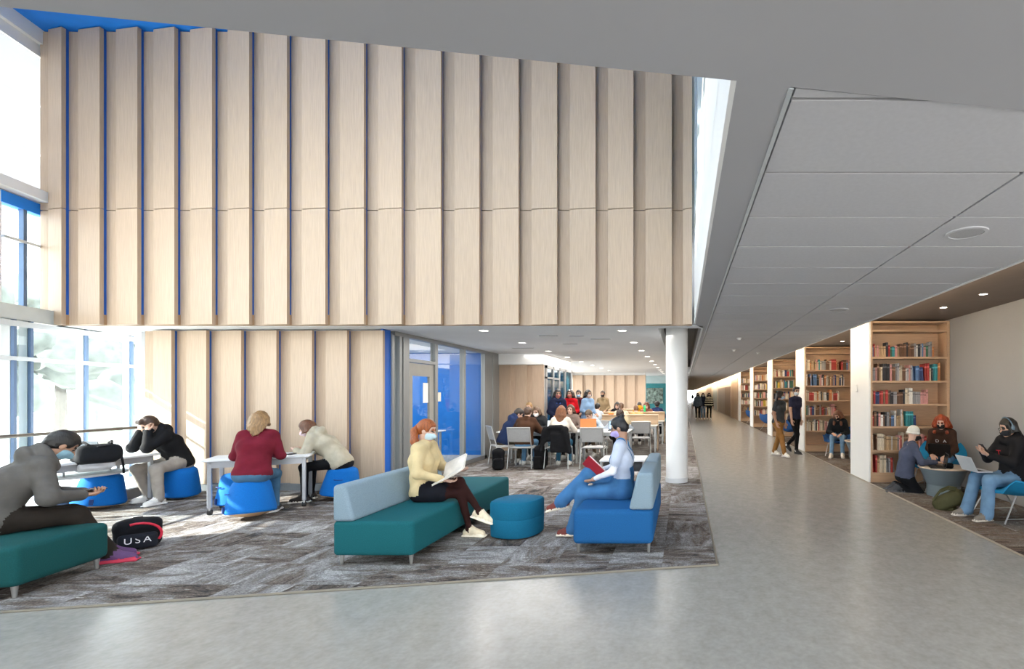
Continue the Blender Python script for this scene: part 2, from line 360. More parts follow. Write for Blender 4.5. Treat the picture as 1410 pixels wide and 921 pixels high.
struct(MB().box(XT0 - .004, XT0 + .014, 1.69, 130, ZC - .004, ZC + .03).build('trim_3', PALEMULL), 'pale metal angle along the tile ceiling')
# fascia of the corridor ceiling with the cove lights, and the taupe alcove ceiling above
struct(MB().box(XT1, XT1 + .03, -6, 130, ZC, 2.95).build('wall_fascia', WHITE))
struct(MB().box(XT1 + .03, XG + .2, -6, 130, 2.92, 3.0).build('ceiling_alcove', BROWNC))
for i, (y0, y1) in enumerate(((4.0, 9.6), (9.6, 14.6), (14.6, 20), (20, 25.5), (25.5, 32), (32, 60), (60, 129))):
    led = tag(MB().box(XT1 + .035, XT1 + .065, y0, y1 - .05, ZC + .05, ZC + .08).build('cove_light', LED), 'warm LED strip tucked behind the corridor ceiling edge', 'light', 'LED strips along the corridor cove')
    area('cove_glow', (XT1 + .10, (y0 + y1) / 2, ZC + .07), (.05, y1 - y0), (5.5 if y0 < 9 else 9.0) * (y1 - y0), (1.0, .78, .52), (0, math.radians(-70), 0))
# walls of the alcove side
struct(MB().box(XG, XG + .2, 2.6, 28.3, 0, 2.95).build('wall_alcove', GREYW), 'smooth grey painted wall of the reading alcoves')
rw = struct(MB().box(XA, XA + .2, 29.3, 130, 0, 2.95).build('wall_right', mat('warm_white_paint', (0.72, 0.66, 0.60), .6, var=.03)))
for y0, y1, m, h in ((29.4, 33.4, WOOD, 2.6), (34.2, 38.5, mat('brown_locker_laminate', (0.28, 0.21, 0.17), .45, var=.08, stretch=(1, 8, .4)), 2.15), (38.6, 46, mat('taupe_locker_laminate', (0.31, 0.27, 0.25), .35, var=.08, stretch=(1, 8, .4)), 2.15), (48, 54, mat('pale_blue_panel', (.55, .62, .66), .5, var=.03), 2.6), (58, 70, WOOD, 2.6)):
    n = max(2, int((y1 - y0) / 1.0))
    for k in range(n): MB().box(XA - .03, XA, y0 + k * (y1 - y0) / n + .012, y0 + (k + 1) * (y1 - y0) / n - .012, .02, h).build('wall_panel', m, rw)
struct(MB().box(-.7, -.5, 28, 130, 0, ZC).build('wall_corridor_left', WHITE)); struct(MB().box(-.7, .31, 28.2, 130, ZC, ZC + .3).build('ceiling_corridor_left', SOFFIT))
# under the timber box: ceiling with a deep slot round the column
struct(MB().prism([(fac(7.56) - .1, 7.56), (-.42, 7.56), (-.42, 28.2), (-11.5, 28.2), (fac(13) - .1, 13)], ZC, ZC + .3).build('ceiling_study', CEIL), 'white ceiling over the study tables')
struct(MB().box(-.42, .31, 7.56, 7.83, ZC, ZC + .3).build('ceiling_study_lip', CEIL))
struct(MB().box(-.42, .31, 24, 28.2, ZC, ZC + .3).build('ceiling_study_end', CEIL))
b = MB(); b.box(-.44, .33, 7.8, 24.1, 3.3, 3.35); b.box(-.45, -.42, 7.83, 24, ZC + .29, 3.3); b.box(.31, .34, 7.83, 24, ZC + .34, 3.3); b.box(-.42, .31, 7.8, 7.83, ZC + .29, 3.3); b.box(-.42, .31, 24, 24.1, ZC + .29, 3.3)
struct(b.build('ceiling_slot', DARKSLOT), 'dark recessed slot in the ceiling round the column')
struct(MB().box(.296, .312, 7.83, 24, ZC - .003, ZC + .07).build('trim_4', mat('pale_trim', (.75, .78, .78), .4, var=.02)))

# timber box: white core, blue edges, sawtooth veneer panels
struct(MB().box(fac(7.6) - .3, WX + .05, 7.60, 8.3, ZC + .3, 7.2).build('wall_timber_core', WHITE))
up = empty('wall_timber_upper', (0, 0, 0)); struct(up, 'upper wall of overlapping vertical maple panels')
lo = empty('wall_timber_lower', (0, 0, 0)); struct(lo, 'lower wall of overlapping vertical maple panels beside the window')
def sawtooth(xs, yp, rows, parent, dep=.07, thick=.055, blue=None, facet=.18):
    for i in range(len(xs) - 1):
        a, c = xs[i] - (.04 if i else 0), xs[i + 1]; fx = min(facet, (c - xs[i]) * .55); e = xs[i] + fx; rc = dep * .6
        front = [(a, yp + dep + rc * .8), (e, yp + dep + rc), (e, yp + dep * .86), (c, yp)]  # recessed left strip shapes a shaded band into each panel
        back = [(c, yp + thick), (e + .03, yp + dep + rc + .03), (a, yp + dep + rc + .03)]
        for z0, z1 in rows:
            MB().prism(front + back, z0, z1).build('wall_panel', WOOD, parent)
        zb = blue if blue is not None else rows[-1][1]
        if blue is not None: MB().box(c - .05, c - .018, yp + thick * .9, yp + dep * 1.6 + .04, blue, rows[-1][1] + (.1 if len(rows) > 1 else 0)).build('blue_return', BLUEP, parent)
        if zb - rows[0][0] > .02: MB().box(c - .05, c - .012, yp + thick * .9, yp + dep * 1.6 + .04, rows[0][0], zb - .002).build('panel_return', WOODE, parent)
pxu = [43, 84.5, 137, 189, 240, 292, 343, 395, 448, 501, 553, 607, 660, 714, 767, 820, 872, 925, 953]
sawtooth([(p - 941.6) * YU / 666 for p in pxu], YU, ((ZC + .005, 4.425), (4.437, 7.2)), up, blue=ZC + .16)
MB().box((43 - 941.6) * YU / 666, .125, YU + .16, YU + .20, ZC + .001, ZC + .02).build('panel_rail', WOODE, up)
pxl = [190, 236, 284, 332, 380.5, 429.5, 478, 527]
sawtooth([(p - 941.6) * YL / 666 for p in pxl], YL, ((.12, ZC - .025),), lo, blue=.12)
xl0, xl1 = (190 - 941.6) * YL / 666, GX
struct(MB().box(xl0, xl1 - .03, YL + .19, YL + .3, 0, ZC).build('wall_room_front', WHITE))
struct(MB().box(xl0, xl1, YL + .02, YL + .15, 0, .118).build('baseboard_timber', BASE))
struct(MB().box(xl1 - .02, xl1 + .02, YL + .02, YL + .22, 0.0, ZC).build('wall_return_blue', BLUEP))

# void over the lounge: white side walls, blue soffit, interior window
for nm, x0, x1, y0, y1 in (('front', fac(4) - .3, WX + .3, 0, 1.2), ('back', fac(8.3) - .3, WX + .3, 3.9, 8.3), ('left', fac(4.2) - .3, -6.8, 1.2, 3.9), ('right', -1.2, WX + .3, 1.2, 3.9)):
    struct(MB().box(x0, x1, y0, y1, 7.22, 7.5).build('ceiling_void_' + nm, BLUEC), 'bright blue ceiling above the lounge void')
sk = struct(empty('added_rooflight'), 'unseen rooflight added in the blue ceiling to brighten the void')  # added out of view to brighten the void and its white wall
for k in range(5): MB().box(-6.8 + k * 1.12, -6.8 + (k + 1) * 1.12 - .06, 1.2, 3.9, 7.40, 7.42).build('pane', WINGL, sk); MB().box(-6.8 + (k + 1) * 1.12 - .06, -6.8 + (k + 1) * 1.12, 1.2, 3.9, 7.34, 7.46).build('glazing_bar', PALEMULL, sk)
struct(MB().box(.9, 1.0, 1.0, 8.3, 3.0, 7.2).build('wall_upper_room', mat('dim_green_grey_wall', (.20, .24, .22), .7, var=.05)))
struct(MB().box(WX, 1.0, 1.0, 8.3, 7.22, 7.3).build('ceiling_upper_room', WHITE))
vw = MB(); vw.box(WX, WX + .2, sof(WX), 7.5, ZC + .35, 3.93); vw.box(WX, WX + .2, sof(WX), 7.5, 6.6, 7.22); vw.box(WX, WX + .2, sof(WX), 2.2, 3.93, 6.6)
struct(MB().box(WX, WX + .02, sof(WX), 7.39, ZC, ZC + .36).build('wall_void_edge', WHITE))
struct(vw.build('wall_void_right', WHITE), 'bright white side wall of the lounge void')
wi = struct(empty('window_1'), 'interior window with pale frame high in the void wall')
MB().box(WX + .06, WX + .08, 2.2, 7.5, 4.05, 6.6).build('pane', GREENGL, wi)
MB().box(WX - .01, WX + .1, 2.2, 7.5, 3.93, 4.02).build('window_sill', PALEMULL, wi)
MB().box(WX + .01, WX + .1, 2.2, 7.5, 4.30, 4.42).build('window_rail', PALEMULL, wi)
for y in (2.2, 3.9, 5.6, 7.3): MB().box(WX, WX + .1, y, y + .07, 4.02, 6.6).build('window_mullion', PALEMULL, wi)
# unseen clerestory added to light the void; overhang outside added to block sun
wf = struct(empty('added_clerestory'), 'unseen clerestory added above the slab edge to light the void')
def ebox(x0, x1, t0, t1): return [(x0, sof(x0) + t0), (x1, sof(x1) + t0), (x1, sof(x1) + t1), (x0, sof(x0) + t1)]
struct(MB().prism(ebox(xl - .4, WX, -.2, 0), ZC + .35, 3.35).build('wall_void_front', WHITE)); MB().prism(ebox(xl - .4, WX, -.15, -.05), 7.0, 7.22).build('head_rail', PALEMULL, wf)
for k in range(9): x = xl + k * (WX - xl) / 8; MB().prism(ebox(x - .03, x + .03, -.15, -.05), 3.35, 7.0).build('mullion', PALEMULL, wf)
for k in range(5): x = xl + k * (WX - xl) / 8; MB().prism(ebox(x + .03, x + (WX - xl) / 8 - .03, -.105, -.095), 3.35, 7.0).build('pane', WINGL, wf)
struct(MB().prism(ebox(xl + 5 * (WX - xl) / 8, WX, -.2, 0), 3.35, 7.22).build('wall_void_front_solid', WHITE))  # bays closed so the added daylight comes from one side
struct(MB().box(-16, 3, -3.0, sof(xl) - .3, 7.25, 7.45).build('exterior_sun_block_front', WHITE))  # added overhang, keeps direct sun off the upper timber

# glazed facade
fd = Vector((-0.2873, 0.9578, 0)); fn = Vector((0.9578, 0.2873, 0)); fang = math.atan2(fd.y, fd.x)
def fpt(y): return Vector((fac(y), y, 0))
def fbox(y0, y1, z0, z1, t0=-.06, t1=.06):
    """slab on the facade line between two plan depths"""
    a, c = fpt(y0), fpt(y1); return [(a + fn * t0)[:2], (c + fn * t0)[:2], (c + fn * t1)[:2], (a + fn * t1)[:2]]
fa = struct(empty('window_2'), 'tall glazed facade with slim blue-grey mullions and pale transoms')
MY = [-5, -3.2, -1.4, .4, 2.2, 4.0, 6.40, 6.87, 7.10, 7.97, 8.86, 9.75, 10.65, 11.5, 12.4, 13.0]
for i, y in enumerate(MY):
    MB().prism(fbox(y - .02, y + .02, 0, 0, -.005, .03), -2.0, ZC).build('mullion', MULL, fa)
    MB().prism(fbox(y - .025, y + .025, 0, 0, -.10, -.008), -2.0, ZC).build('mullion_cap', PALEMULL, fa)
for z, h in ((2.10, .035), (ZC - .05, .05), (-.1, .3)):
    MB().prism(fbox(-5, 13, 0, 0, -.05, .05), z - h, z + h * .6).build('transom', PALEMULL, fa)
for i in range(len(MY) - 1):
    for z0, z1 in ((-2, 2.07), (2.13, ZC - .1)):
        if MY[i] == 6.40 or MY[i] < 3.9: continue
        MB().prism(fbox(MY[i] + .02, MY[i + 1] - .02, 0, 0, -.005, .005), z0, z1).build('pane', WINGL, fa)
struct(MB().prism(fbox(-6, 3.98, 0, 0, -.15, .02), -2, ZC).build('wall_facade_solid', WHITE))  # unseen lower stretch, closed to keep sun off the floor
struct(MB().prism(fbox(6.40, 7.05, 0, 0, -.43, -.26), -2, 4.53).build('wall_facade_pier', WHITE))
fu = struct(empty('window_3'), 'upper facade window with blue head beside the timber wall')
for y in (-3.2, -1.4, .4, 2.2, 4.0, 5.85, 7.36): MB().prism(fbox(y - .025, y + .025, 0, 0, -.31, -.25), 2.87, 4.36 if y > 6 else 6.8).build('mullion', MULL, fu)
MB().prism(fbox(7.05, 7.7, 0, 0, -.33, -.23), 2.84, 2.89).build('transom', PALEMULL, fu)
MB().prism(fbox(7.05, 7.7, 0, 0, -.285, -.275), 2.87, 4.36).build('pane', WINGL, fu)
MB().prism(fbox(7.05, 7.7, 0, 0, -.33, -.23), 3.85, 3.89).build('transom', PALEMULL, fu)
MB().prism(fbox(7.04, 7.7, 0, 0, -.38, -.25), 4.36, 4.53).build('window_head', BLUEC, fu)
for a, c in zip((-3.2, -1.4, .4, 2.2, 4.0), (-1.4, .4, 2.2, 4.0, 5.85)): MB().prism(fbox(a + .025, c - .025, 0, 0, -.285, -.275), 2.87, 6.8).build('pane', WINGL, fu)  # unseen tall panes added to let more daylight into the void
struct(MB().prism(fbox(-5, 8.3, 0, 0, -.40, .03), ZC + .0, 2.86).build('wall_facade_spandrel', mat('pale_grey_spandrel', (.55, .58, .56), .5, var=.03)))
fz = struct(empty('added_frosted_panes'), 'frosted white panes put high in the facade to brighten it')  # translucent panes in place of white wall, so daylight brightens it
for k in range(3):
    for y0, y1 in ((4.02, 5.83), (5.87, 6.9), (6.92, 8.2)): MB().prism(fbox(y0, y1, 0, 0, -.285, -.275), 4.54 + k * .76, 4.54 + (k + 1) * .76 - .012).build('pane', FROST, fz)
struct(MB().prism(fbox(-5, 8.3, 0, 0, -.43, -.26), 6.82, 7.22).build('wall_facade_top', WHITE))
# slabs added outside to block the sun above and trim the patch below
struct(MB().prism(fbox(-4, 14, 0, 0, -.85, -.1), ZC - .02, ZC + .22).build('exterior_sun_block_low', WHITE))
struct(MB().prism(fbox(-4, 14, 0, 0, -3.4, -.1), 4.55, 4.7).build('exterior_sun_block_mid', WHITE))
struct(MB().prism(fbox(-6, 14, 0, 0, -4.6, -.2), 7.0, 7.4).build('exterior_sun_block_top', WHITE))
# guard rail in front of the facade
gr = empty('guard_rail', (0, 0, 0), label='glass guard with slim metal top rail in front of the tall windows', cat='railing')
gp = lambda y, off=0: (grd(y) + off, y)
MB().tube([(grd(2.4), 2.4, 1.07), (grd(7.9), 7.9, 1.07)], .022, 8).build('top_rail', mat('bronze_rail', (.17, .15, .13), .4, .5), gr)
for k in range(5):
    y0, y1 = 2.4 + k * 1.1, 2.4 + (k + 1) * 1.1
    MB().prism([gp(y0 + .01, -.007), gp(y1 - .01, -.007), gp(y1 - .01, .007), gp(y0 + .01, .007)], .14, 1.05).build('glass_panel', CLEAR, gr)
MB().prism([gp(2.4, -.05), gp(7.9, -.05), gp(7.9, .05), gp(2.4, .05)], 0.0, .15).build('base_shoe', BASE, gr)
# outside: pale paving, lawn, trees
struct(MB().box(-6.9, 90, -90, -6.02, -.35, -.26).build('ground_back', mat('grey_paving', (.34, .34, .33), .8, var=.1, scale=1)))
struct(MB().box(XG + .22, 90, -6.0, 140, -.35, -.26).build('ground_right', mat('grey_paving', (.34, .34, .33), .8)))
struct(MB().box(-90, -5.4, -60, 90, -2.2, -2.05).build('ground_outside', mat('pale_paving', (.62, .62, .60), .8, var=.08, scale=1)))

# glass meeting room
mr = struct(empty('wall_glass_room'), 'aluminium framed glass wall of the blue meeting room')
def gbox(y0, y1, z0, z1, x0=-.05, x1=.05): return MB().box(GX + x0, GX + x1, y0, y1, z0, z1)
gbox(8.18, 12.45, ZC - .07, ZC).build('head_rail', ALU, mr)
for y0, y1 in ((8.10, 8.16), (8.31, 8.38), (8.42, 8.60), (9.50, 9.60), (10.74, 10.83), (11.87, 12.0), (12.38, 12.45)): gbox(y0, y1, 0, ZC - .07).build('mullion', ALU, mr)
gbox(12.0, 12.38, .0, ZC - .07, -.03, .03).build('end_panel', ALU, mr)
gbox(9.6, 12.0, 0, .09).build('bottom_rail', ALU, mr); gbox(8.16, 8.31, 0, .09).build('bottom_rail', ALU, mr)
gbox(8.60, 9.50, 2.16, 2.22).build('transom', ALU, mr)
for y0, y1, z0, z1 in ((8.16, 8.31, .09, 2.58), (8.60, 9.50, 2.22, 2.58), (9.60, 10.74, .09, 2.58), (10.83, 11.87, .09, 2.58)): gbox(y0, y1, z0, z1, -.006, .006).build('pane', CLEAR, mr)
dr = struct(empty('door_1'), 'aluminium framed glass door of the meeting room')
DG = mat('warm_grey_door', (0.33, 0.32, 0.29), .45, .2, var=.04)
gbox(8.61, 8.75, .01, 2.15, -.022, .022).build('stile', DG, dr); gbox(9.34, 9.49, .01, 2.15, -.022, .022).build('stile', DG, dr)
gbox(8.75, 9.34, 1.92, 2.15, -.022, .022).build('top_rail', DG, dr); gbox(8.75, 9.34, .01, .26, -.022, .022).build('bottom_rail', DG, dr)
gbox(8.75, 9.34, .26, 1.92, -.005, .005).build('pane', CLEAR, dr)
MB().tube([(GX + .02, 9.42, 1.02), (GX + .07, 9.42, 1.02), (GX + .07, 9.28, 1.02)], .012, 8).build('door_handle', STEEL, dr)
for z in (.3, 1.1, 1.9): gbox(8.60, 8.63, z, z + .1, .02, .035).build('hinge', STEEL, dr)
PAPER = mat('paper', (.78, .77, .74), .8, var=.04)
tag(gbox(9.13, 9.31, 1.42, 1.80, .0056, .0075).build('paper_notice', PAPER), 'white paper notice taped to the glass door', 'notice')
tag(gbox(9.64, 9.80, 1.44, 1.62, .0066, .0085).build('paper_sign', mat('cream_card', (.72, .68, .58), .7, var=.04)), 'small cream room sign on the glass beside the door', 'sign')
struct(MB().box(GX - .06, GX + .05, 12.452, 12.86, 0, ZC).build('wall_room_corner', ALU))
# the room behind it
struct(MB().box(-9.3, GX - .06, 12.55, 12.68, 0.0, ZC).build('wall_room_blue', mat('cobalt_room_paint', (.001, .165, .60), .45, var=.05)), 'bright blue painted back wall of the meeting room')
struct(MB().box(-9.3, -9.2, 8.2, 12.55, 0, ZC).build('wall_room_left', WHITE))
struct(MB().box(-9.2, GX - .06, 8.2, 12.55, 0.0, .012).build('floor_room', mat('pale_room_carpet', (.50, .52, .53), .9, var=.12, scale=30)))
area('room_light', (-7.0, 10.4, ZC - .03), (3.2, 3.2), 95, (1, .97, .93))
rt = empty('meeting_table', (-6.6, 11.2, 0), label='white meeting table behind the blue glass wall', cat='table')
MB().rbox(-.9, .9, -.4, .4, .70, .73, .012, 2).build('tabletop', WHITELAM, rt)
for sx in (-.8, .8):
    for sy in (-.32, .32): MB().box(sx - .02, sx + .02, sy - .02, sy + .02, .012, .70).build('leg', GREYMETAL, rt)

# beyond: rooms with timber fronts and glazing
b = empty('wall_timber_middle'); struct(b, 'timber panel wall beyond the study tables beside the glass room')
sawtooth([-5.01, -4.57, -4.13, -3.69], 12.73, ((.1, 2.36),), b, dep=.06, facet=.12)
struct(MB().prism([(-5.0, 12.85), (-3.69, 12.85), (-3.69, 15.8), (-5.5, 15.8), (-5.5, 23.7), (-7.5, 23.7), (-7.5, 12.85)], 2.362, ZC).build('wall_bulkhead', WHITE))
struct(MB().box(-5.0, -3.7, 12.83, 12.95, 0, 2.362).build('wall_room_side', WHITE)); struct(MB().box(-5.0, -3.69, 12.74, 12.84, 2.37, ZC).build('wall_bulkhead_front', WHITE))
struct(MB().box(-5.0, -3.69, 12.76, 12.84, 0, .1).build('baseboard_middle', BASE))
gl = struct(empty('wall_glass_far'), 'glazed side of the room beyond with grey frame and teal glass')
TEALGL = glass('teal_glass', (.35, .62, .72), refl=0.08)
for y in (12.86, 13.55, 14.2, 14.9, 15.7): MB().box(-3.73, -3.65, y, y + .09, 0, 2.36).build('mullion', ALU, gl)
MB().box(-3.73, -3.65, 12.86, 15.79, 2.28, 2.36).build('head_rail', ALU, gl)
MB().box(-3.73, -3.65, 12.86, 14.2, 2.0, 2.05).build('transom', ALU, gl)
for y in (12.95, 13.64, 14.29, 14.99): MB().box(-3.70, -3.68, y, y + .6 if y < 14.9 else y + .71, .0, 2.28).build('pane', TEALGL, gl)
struct(MB().box(-7.4, -3.8, 15.6, 15.75, 0, 2.4).build('wall_room_far', mat('pale_blue_wall', (.25, .45, .60), .6, var=.04)))
b = empty('wall_timber_far'); struct(b, 'far timber panel wall beside the teal glass')
sawtooth([-5.45 + .511 * k for k in range(8)], 23.6, ((.1, 2.52),), b, dep=.06, facet=.14)
struct(MB().box(-7.5, -1.87, 23.7, 23.9, 0, ZC).build('wall_far', WHITE))
struct(MB().box(-2.6, -.5, 28.0, 28.2, 0, ZC).build('wall_far_teal', mat('teal_wall_paint', (.03, .27, .31), .4, var=.1)), 'teal wall at the end of the study hall')
MB().box(-2.6, -.5, 27.96, 28.0, 2.22, ZC).build('clerestory', mat('pale_glass_band', (.5, .64, .66), .3, var=.04), bpy.data.objects['wall_far_teal'])
wb_ = tag(MB().rbox(-2.15, -1.2, 27.93, 27.97, 1.05, 1.95, .01, 1).build('notice_board', mat('pinned_notices', (.22, .30, .27), .7, var=.9, scale=7)), 'notice board with pinned sheets on the teal wall', 'notice board')

# column
co = empty('column', (-.126, 8.74, 0), label='round white column standing on the carpet edge', cat='column'); co['kind'] = 'structure'
MB().lathe([(.197, .0), (.197, 3.32)], 40).build('shaft', WHITE, co, smooth=True)
MB().lathe([(.203, .0), (.203, .09), (.198, .095)], 40).build('base_ring', mat('pale_base', (.66, .67, .68), .5, var=.02), co, smooth=True)

# ceiling fittings
dl = empty('downlight', (-3.35, 8.1, ZC)); tag(dl, 'round recessed downlight in the white study ceiling', 'light', 'downlights over the study tables')
MB().lathe([(.085, -.006), (.09, .002), (.066, .004), (.066, -.004)], 20, cap=False).build('trim_ring', WHITE, dl, smooth=True)
MB().lathe([(.066, -.002), (.066, .004)], 20).build('lens', LAMP, dl)
spots = [(-3.35, 8.1 + 1.93 * k) for k in range(8)] + [(-1.03, 8.1 + 1.85 * k) for k in range(10)]
for k, (x, y) in enumerate(spots):
    if k: copy_tree(dl, (x, y, ZC))
    sp = bpy.data.lights.new('study_spot', 'SPOT'); sp.energy = 60; sp.spot_size = 2.7; sp.spot_blend = .7; sp.color = (1, .94, .86); sp.shadow_soft_size = .06
    so = bpy.data.objects.new('study_spot', sp); COL.objects.link(so); so.location = (x, y, ZC - .02)
for x, y, sx, sy, p in ((-2.2, 10, 4, 3, 120), (-2.2, 14.5, 4, 4, 150), (-2.2, 20, 4, 6, 240)): area('study_light', (x, y, ZC - .02), (sx, sy), p, (1, .95, .88))
al = empty('alcove_downlight', (4.0, 5.6, 2.92)); tag(al, 'small warm downlight in the taupe alcove ceiling', 'light', 'downlights in the taupe ceiling')
MB().lathe([(.06, -.006), (.065, .002), (.048, .004), (.048, -.004)], 20, cap=False).build('trim_ring', mat('bronze_ring', (.25, .2, .17), .5, .3), al, smooth=True)
MB().lathe([(.048, -.003), (.048, .004)], 20).build('lens', LAMP, al)
for k, y in enumerate([5.6, 6.46, 7.45, 10.4, 12.2, 15.5, 17, 20.5, 22, 25.5, 27]):
    if k: copy_tree(al, (4.0, y, 2.92))
    sp = bpy.data.lights.new('alcove_spot', 'SPOT'); sp.energy = 9; sp.spot_size = 2.3; sp.spot_blend = .8; sp.color = (1, .86, .68); sp.shadow_soft_size = .05
    so = bpy.data.objects.new('alcove_spot', sp); COL.objects.link(so); so.location = (4.0, y, 2.90)
for k, (x, y, l) in enumerate(((1.88, 3.22, 'tile ceiling before the shelves'), (1.96, 6.14, 'tile ceiling beside the timber box'))):
    spk = empty('ceiling_speaker', (x, y, ZC + .006), label='round white speaker grille in the ' + l, cat='speaker', group='round ceiling speakers')
    MB().lathe([(.13, .0), (.128, -.008), (.105, -.010), (.104, -.002)], 28).build('rim', TILE, spk, smooth=True)
    MB().lathe([(.104, -.006), (.104, -.001)], 28).build('grille', mat('speaker_mesh', (.45, .45, .46), .7, var=.2, scale=300), spk)
for k, (x, y) in enumerate(((1.05, 9.2), (1.2, 11.6), (1.9, 12.4))):
    d = tag(MB().lathe([(.05, .0), (.048, -.012), (.03, -.012), (.03, -.04), (.0, -.045)], 16).build('sprinkler', WHITE, loc=(x, y, ZC + .006)), 'small white sprinkler head in the corridor tile ceiling', 'sprinkler', 'sprinklers in the corridor')
for k, (x, y, w) in enumerate(((-2.45, 8.75, .18), (-1.95, 8.8, .14), (-3.7, 11.1, .25), (-2.4, 10.2, .16), (-1.6, 9.3, .2))):
    v = empty('ceiling_vent', (x, y, ZC), label='flat grey air vent in the white ceiling over the study tables', cat='vent', group='vents over the study tables')
    MB().box(-w, w, -.045, .045, -.006, -.001).build('frame', CEIL, v)
    for q in range(3): MB().box(-w + .01, w - .01, -.03 + q * .024, -.018 + q * .024, -.009, -.006).build('slat', REVEAL, v)
ex = tag(MB().rbox(-.05, .05, -.012, 0, -.07, .07, .006, 2).build('wall_switch', WHITE, loc=(3.28, 9.2, 1.7)), 'small white wall plate on the white bookcase end', 'switch'); ex.rotation_euler = (0, 0, -PI / 2)

# ================================================================== FURNITURE
TEALF = weave('green_teal_upholstery', (0.008, 0.098, 0.115))
BLUEF = weave('cobalt_upholstery', (0.012, 0.095, 0.265))
PALEF = weave('pale_blue_grey_upholstery', (0.22, 0.30, 0.36))
DGREENF = weave('deep_green_upholstery', (0.008, 0.07, 0.072))
CYANF = weave('petrol_blue_upholstery', (0.006, 0.12, 0.22))
STOOLF = mat('bright_blue_knit', (0.004, 0.135, 0.47), .8, var=.08, scale=90, bump=.15, bscale=200, bdist=.001, spec=.2)
PLY = mat('birch_ply', (0.55, 0.36, 0.2), .5, var=.12, scale=8, stretch=(1, 1, 8))
LEGM = mat('satin_metal_leg', (.42, .42, .41), .35, .8, var=.04)

def cushion_back(x0, x1, y0, y1, z0, z1, slope, r=.035):
    """wedge-shaped back cushion: bottom x0..x1, top narrower by slope on the x0 side (slope<0: x1 side)"""
    bm = bmesh.new(); bmesh.ops.create_cube(bm, size=1)
    for v in bm.verts:
        t = v.co.z + .5; a, c = x0, x1
        if slope > 0: a = x0 + slope * t
        else: c = x1 + slope * t
        v.co = Vector((a if v.co.x < 0 else c, y0 if v.co.y < 0 else y1, z0 if v.co.z < 0 else z1))
    bmesh.ops.bevel(bm, geom=bm.edges[:], offset=r, segments=4, profile=.5, affect='EDGES')
    return MB().bm(bm)
def peg(parent, x, y, h=.10):
    MB().lathe([(.013, 0.0), (.022, h)], 12, (x, y)).build('leg', LEGM, parent, smooth=True)

# long green sofa with a pale half-length back
so = empty('sofa', (-2.845, 4.42, 0.009), label='long green bench sofa with pale blue-grey back, woman reading on it', cat='sofa')
MB().rbox(-.372, .372, 0, 2.45, .09, .41, .04, 4).build('seat', TEALF, so, smooth=True)
cushion_back(-.372, -.17, 0.0, 1.72, .405, .74, -.09).build('backrest', PALEF, so, smooth=True)
for x in (-.32, .32):
    for y in (.06, 1.2, 2.38): peg(so, x, y)
# cobalt love seat, two back cushions
lv = empty('loveseat', (-.70, 4.76, 0.009), label='cobalt blue loveseat with two pale grey back cushions beside the column', cat='sofa')
MB().rbox(-.398, .398, 0, 1.64, .09, .435, .05, 4).build('seat', BLUEF, lv, smooth=True)
cushion_back(.155, .398, 0.0, .80, .43, .80, .09).build('backrest', PALEF, lv, smooth=True)
cushion_back(.155, .398, .82, 1.64, .43, .80, .09).build('backrest', PALEF, lv, smooth=True)
for x in (-.35, .35):
    for y in (.06, 1.57): peg(lv, x, y)
# deep green bench
bn = empty('bench', (-5.10, 3.69, 0.009), math.radians(11.5), label='backless deep green bench with a man in grey hoodie on it', cat='bench')
MB().rbox(-1.55, 0, 0, .76, .09, .41, .05, 4).build('seat', DGREENF, bn, smooth=True)
for x in (-1.5, -.06):
    for y in (.06, .70): peg(bn, x, y)
# leaf-shaped ottoman
ot = empty('ottoman', (-1.86, 5.42, 0.009), math.radians(28), label='petrol blue leaf-shaped ottoman between the two sofas', cat='ottoman')
def leaf(w, l, n=14):
    p = []
    for i in range(n): t = i / n; p.append((-l + 2 * l * t, -w * math.sin(PI * t) ** .75))
    for i in range(n): t = i / n; p.append((l - 2 * l * t, w * math.sin(PI * t) ** .75))
    return p
def loft(rings):
    b = MB(); n = len(rings[0][0]); vs = [(x, y, z) for p, z in rings for x, y in p]; fs = []
    for k in range(len(rings) - 1):
        for i in range(n): j = (i + 1) % n; fs.append((k * n + i, k * n + j, (k + 1) * n + j, (k + 1) * n + i))
    fs.append(tuple(range(n))[::-1]); fs.append(tuple((len(rings) - 1) * n + i for i in range(n)))
    return b._add(vs, fs)
loft([(leaf(.225, .275), .015), (leaf(.235, .285), .03), (leaf(.24, .29), .205), (leaf(.237, .287), .212), (leaf(.24, .29), .219), (leaf(.24, .29), .375), (leaf(.23, .28), .40), (leaf(.21, .26), .41)]).build('body', CYANF, ot, smooth=True)
loft([(leaf(.20, .25), 0.0), (leaf(.20, .25), .02)]).build('base', BLACKP, ot)
MB().box(-.30, -.285, -.02, .02, .17, .21).build('pull_tab', BLUEF, ot)

# wobble stools
def stool(loc, tilt=(0, 0), label='', rz=0, h=.47):
    o = empty('wobble_stool', (loc[0], loc[1], loc[2] if len(loc) > 2 else .03), label=label, cat='stool', group='blue wobble stools at the window tables', rot=(tilt[0], tilt[1], rz))
    k = h / .47
    MB().lathe([(.0, .055 * k), (.245, .055 * k), (.258, .075 * k), (.252, .12 * k), (.195, .40 * k), (.182, .435 * k), (.155, .455 * k), (.08, .468 * k), (.0, .47 * k)], 40).build('seat_cover', STOOLF, o, smooth=True)
    MB().lathe([(.0, .0), (.09, .006), (.17, .028), (.235, .056), (.235, .06), (.0, .06)], 40).build('rocker_base', PLY, o, smooth=True)
    b = MB().box(-.018, .018, -.272, -.252, .075 * k, .15 * k); b.build('pull_tab', mat('navy_tab', (.012, .04, .16), .8), o)
    b = MB().tube([(.06 * math.cos(t) * .9, -.222 - .0 + .025 * math.sin(t), .30 * k) for t in np.linspace(-PI, 0, 7)], .006, 6); b.build('handle', mat('navy_tab', (.012, .04, .16), .8), o)
    return o
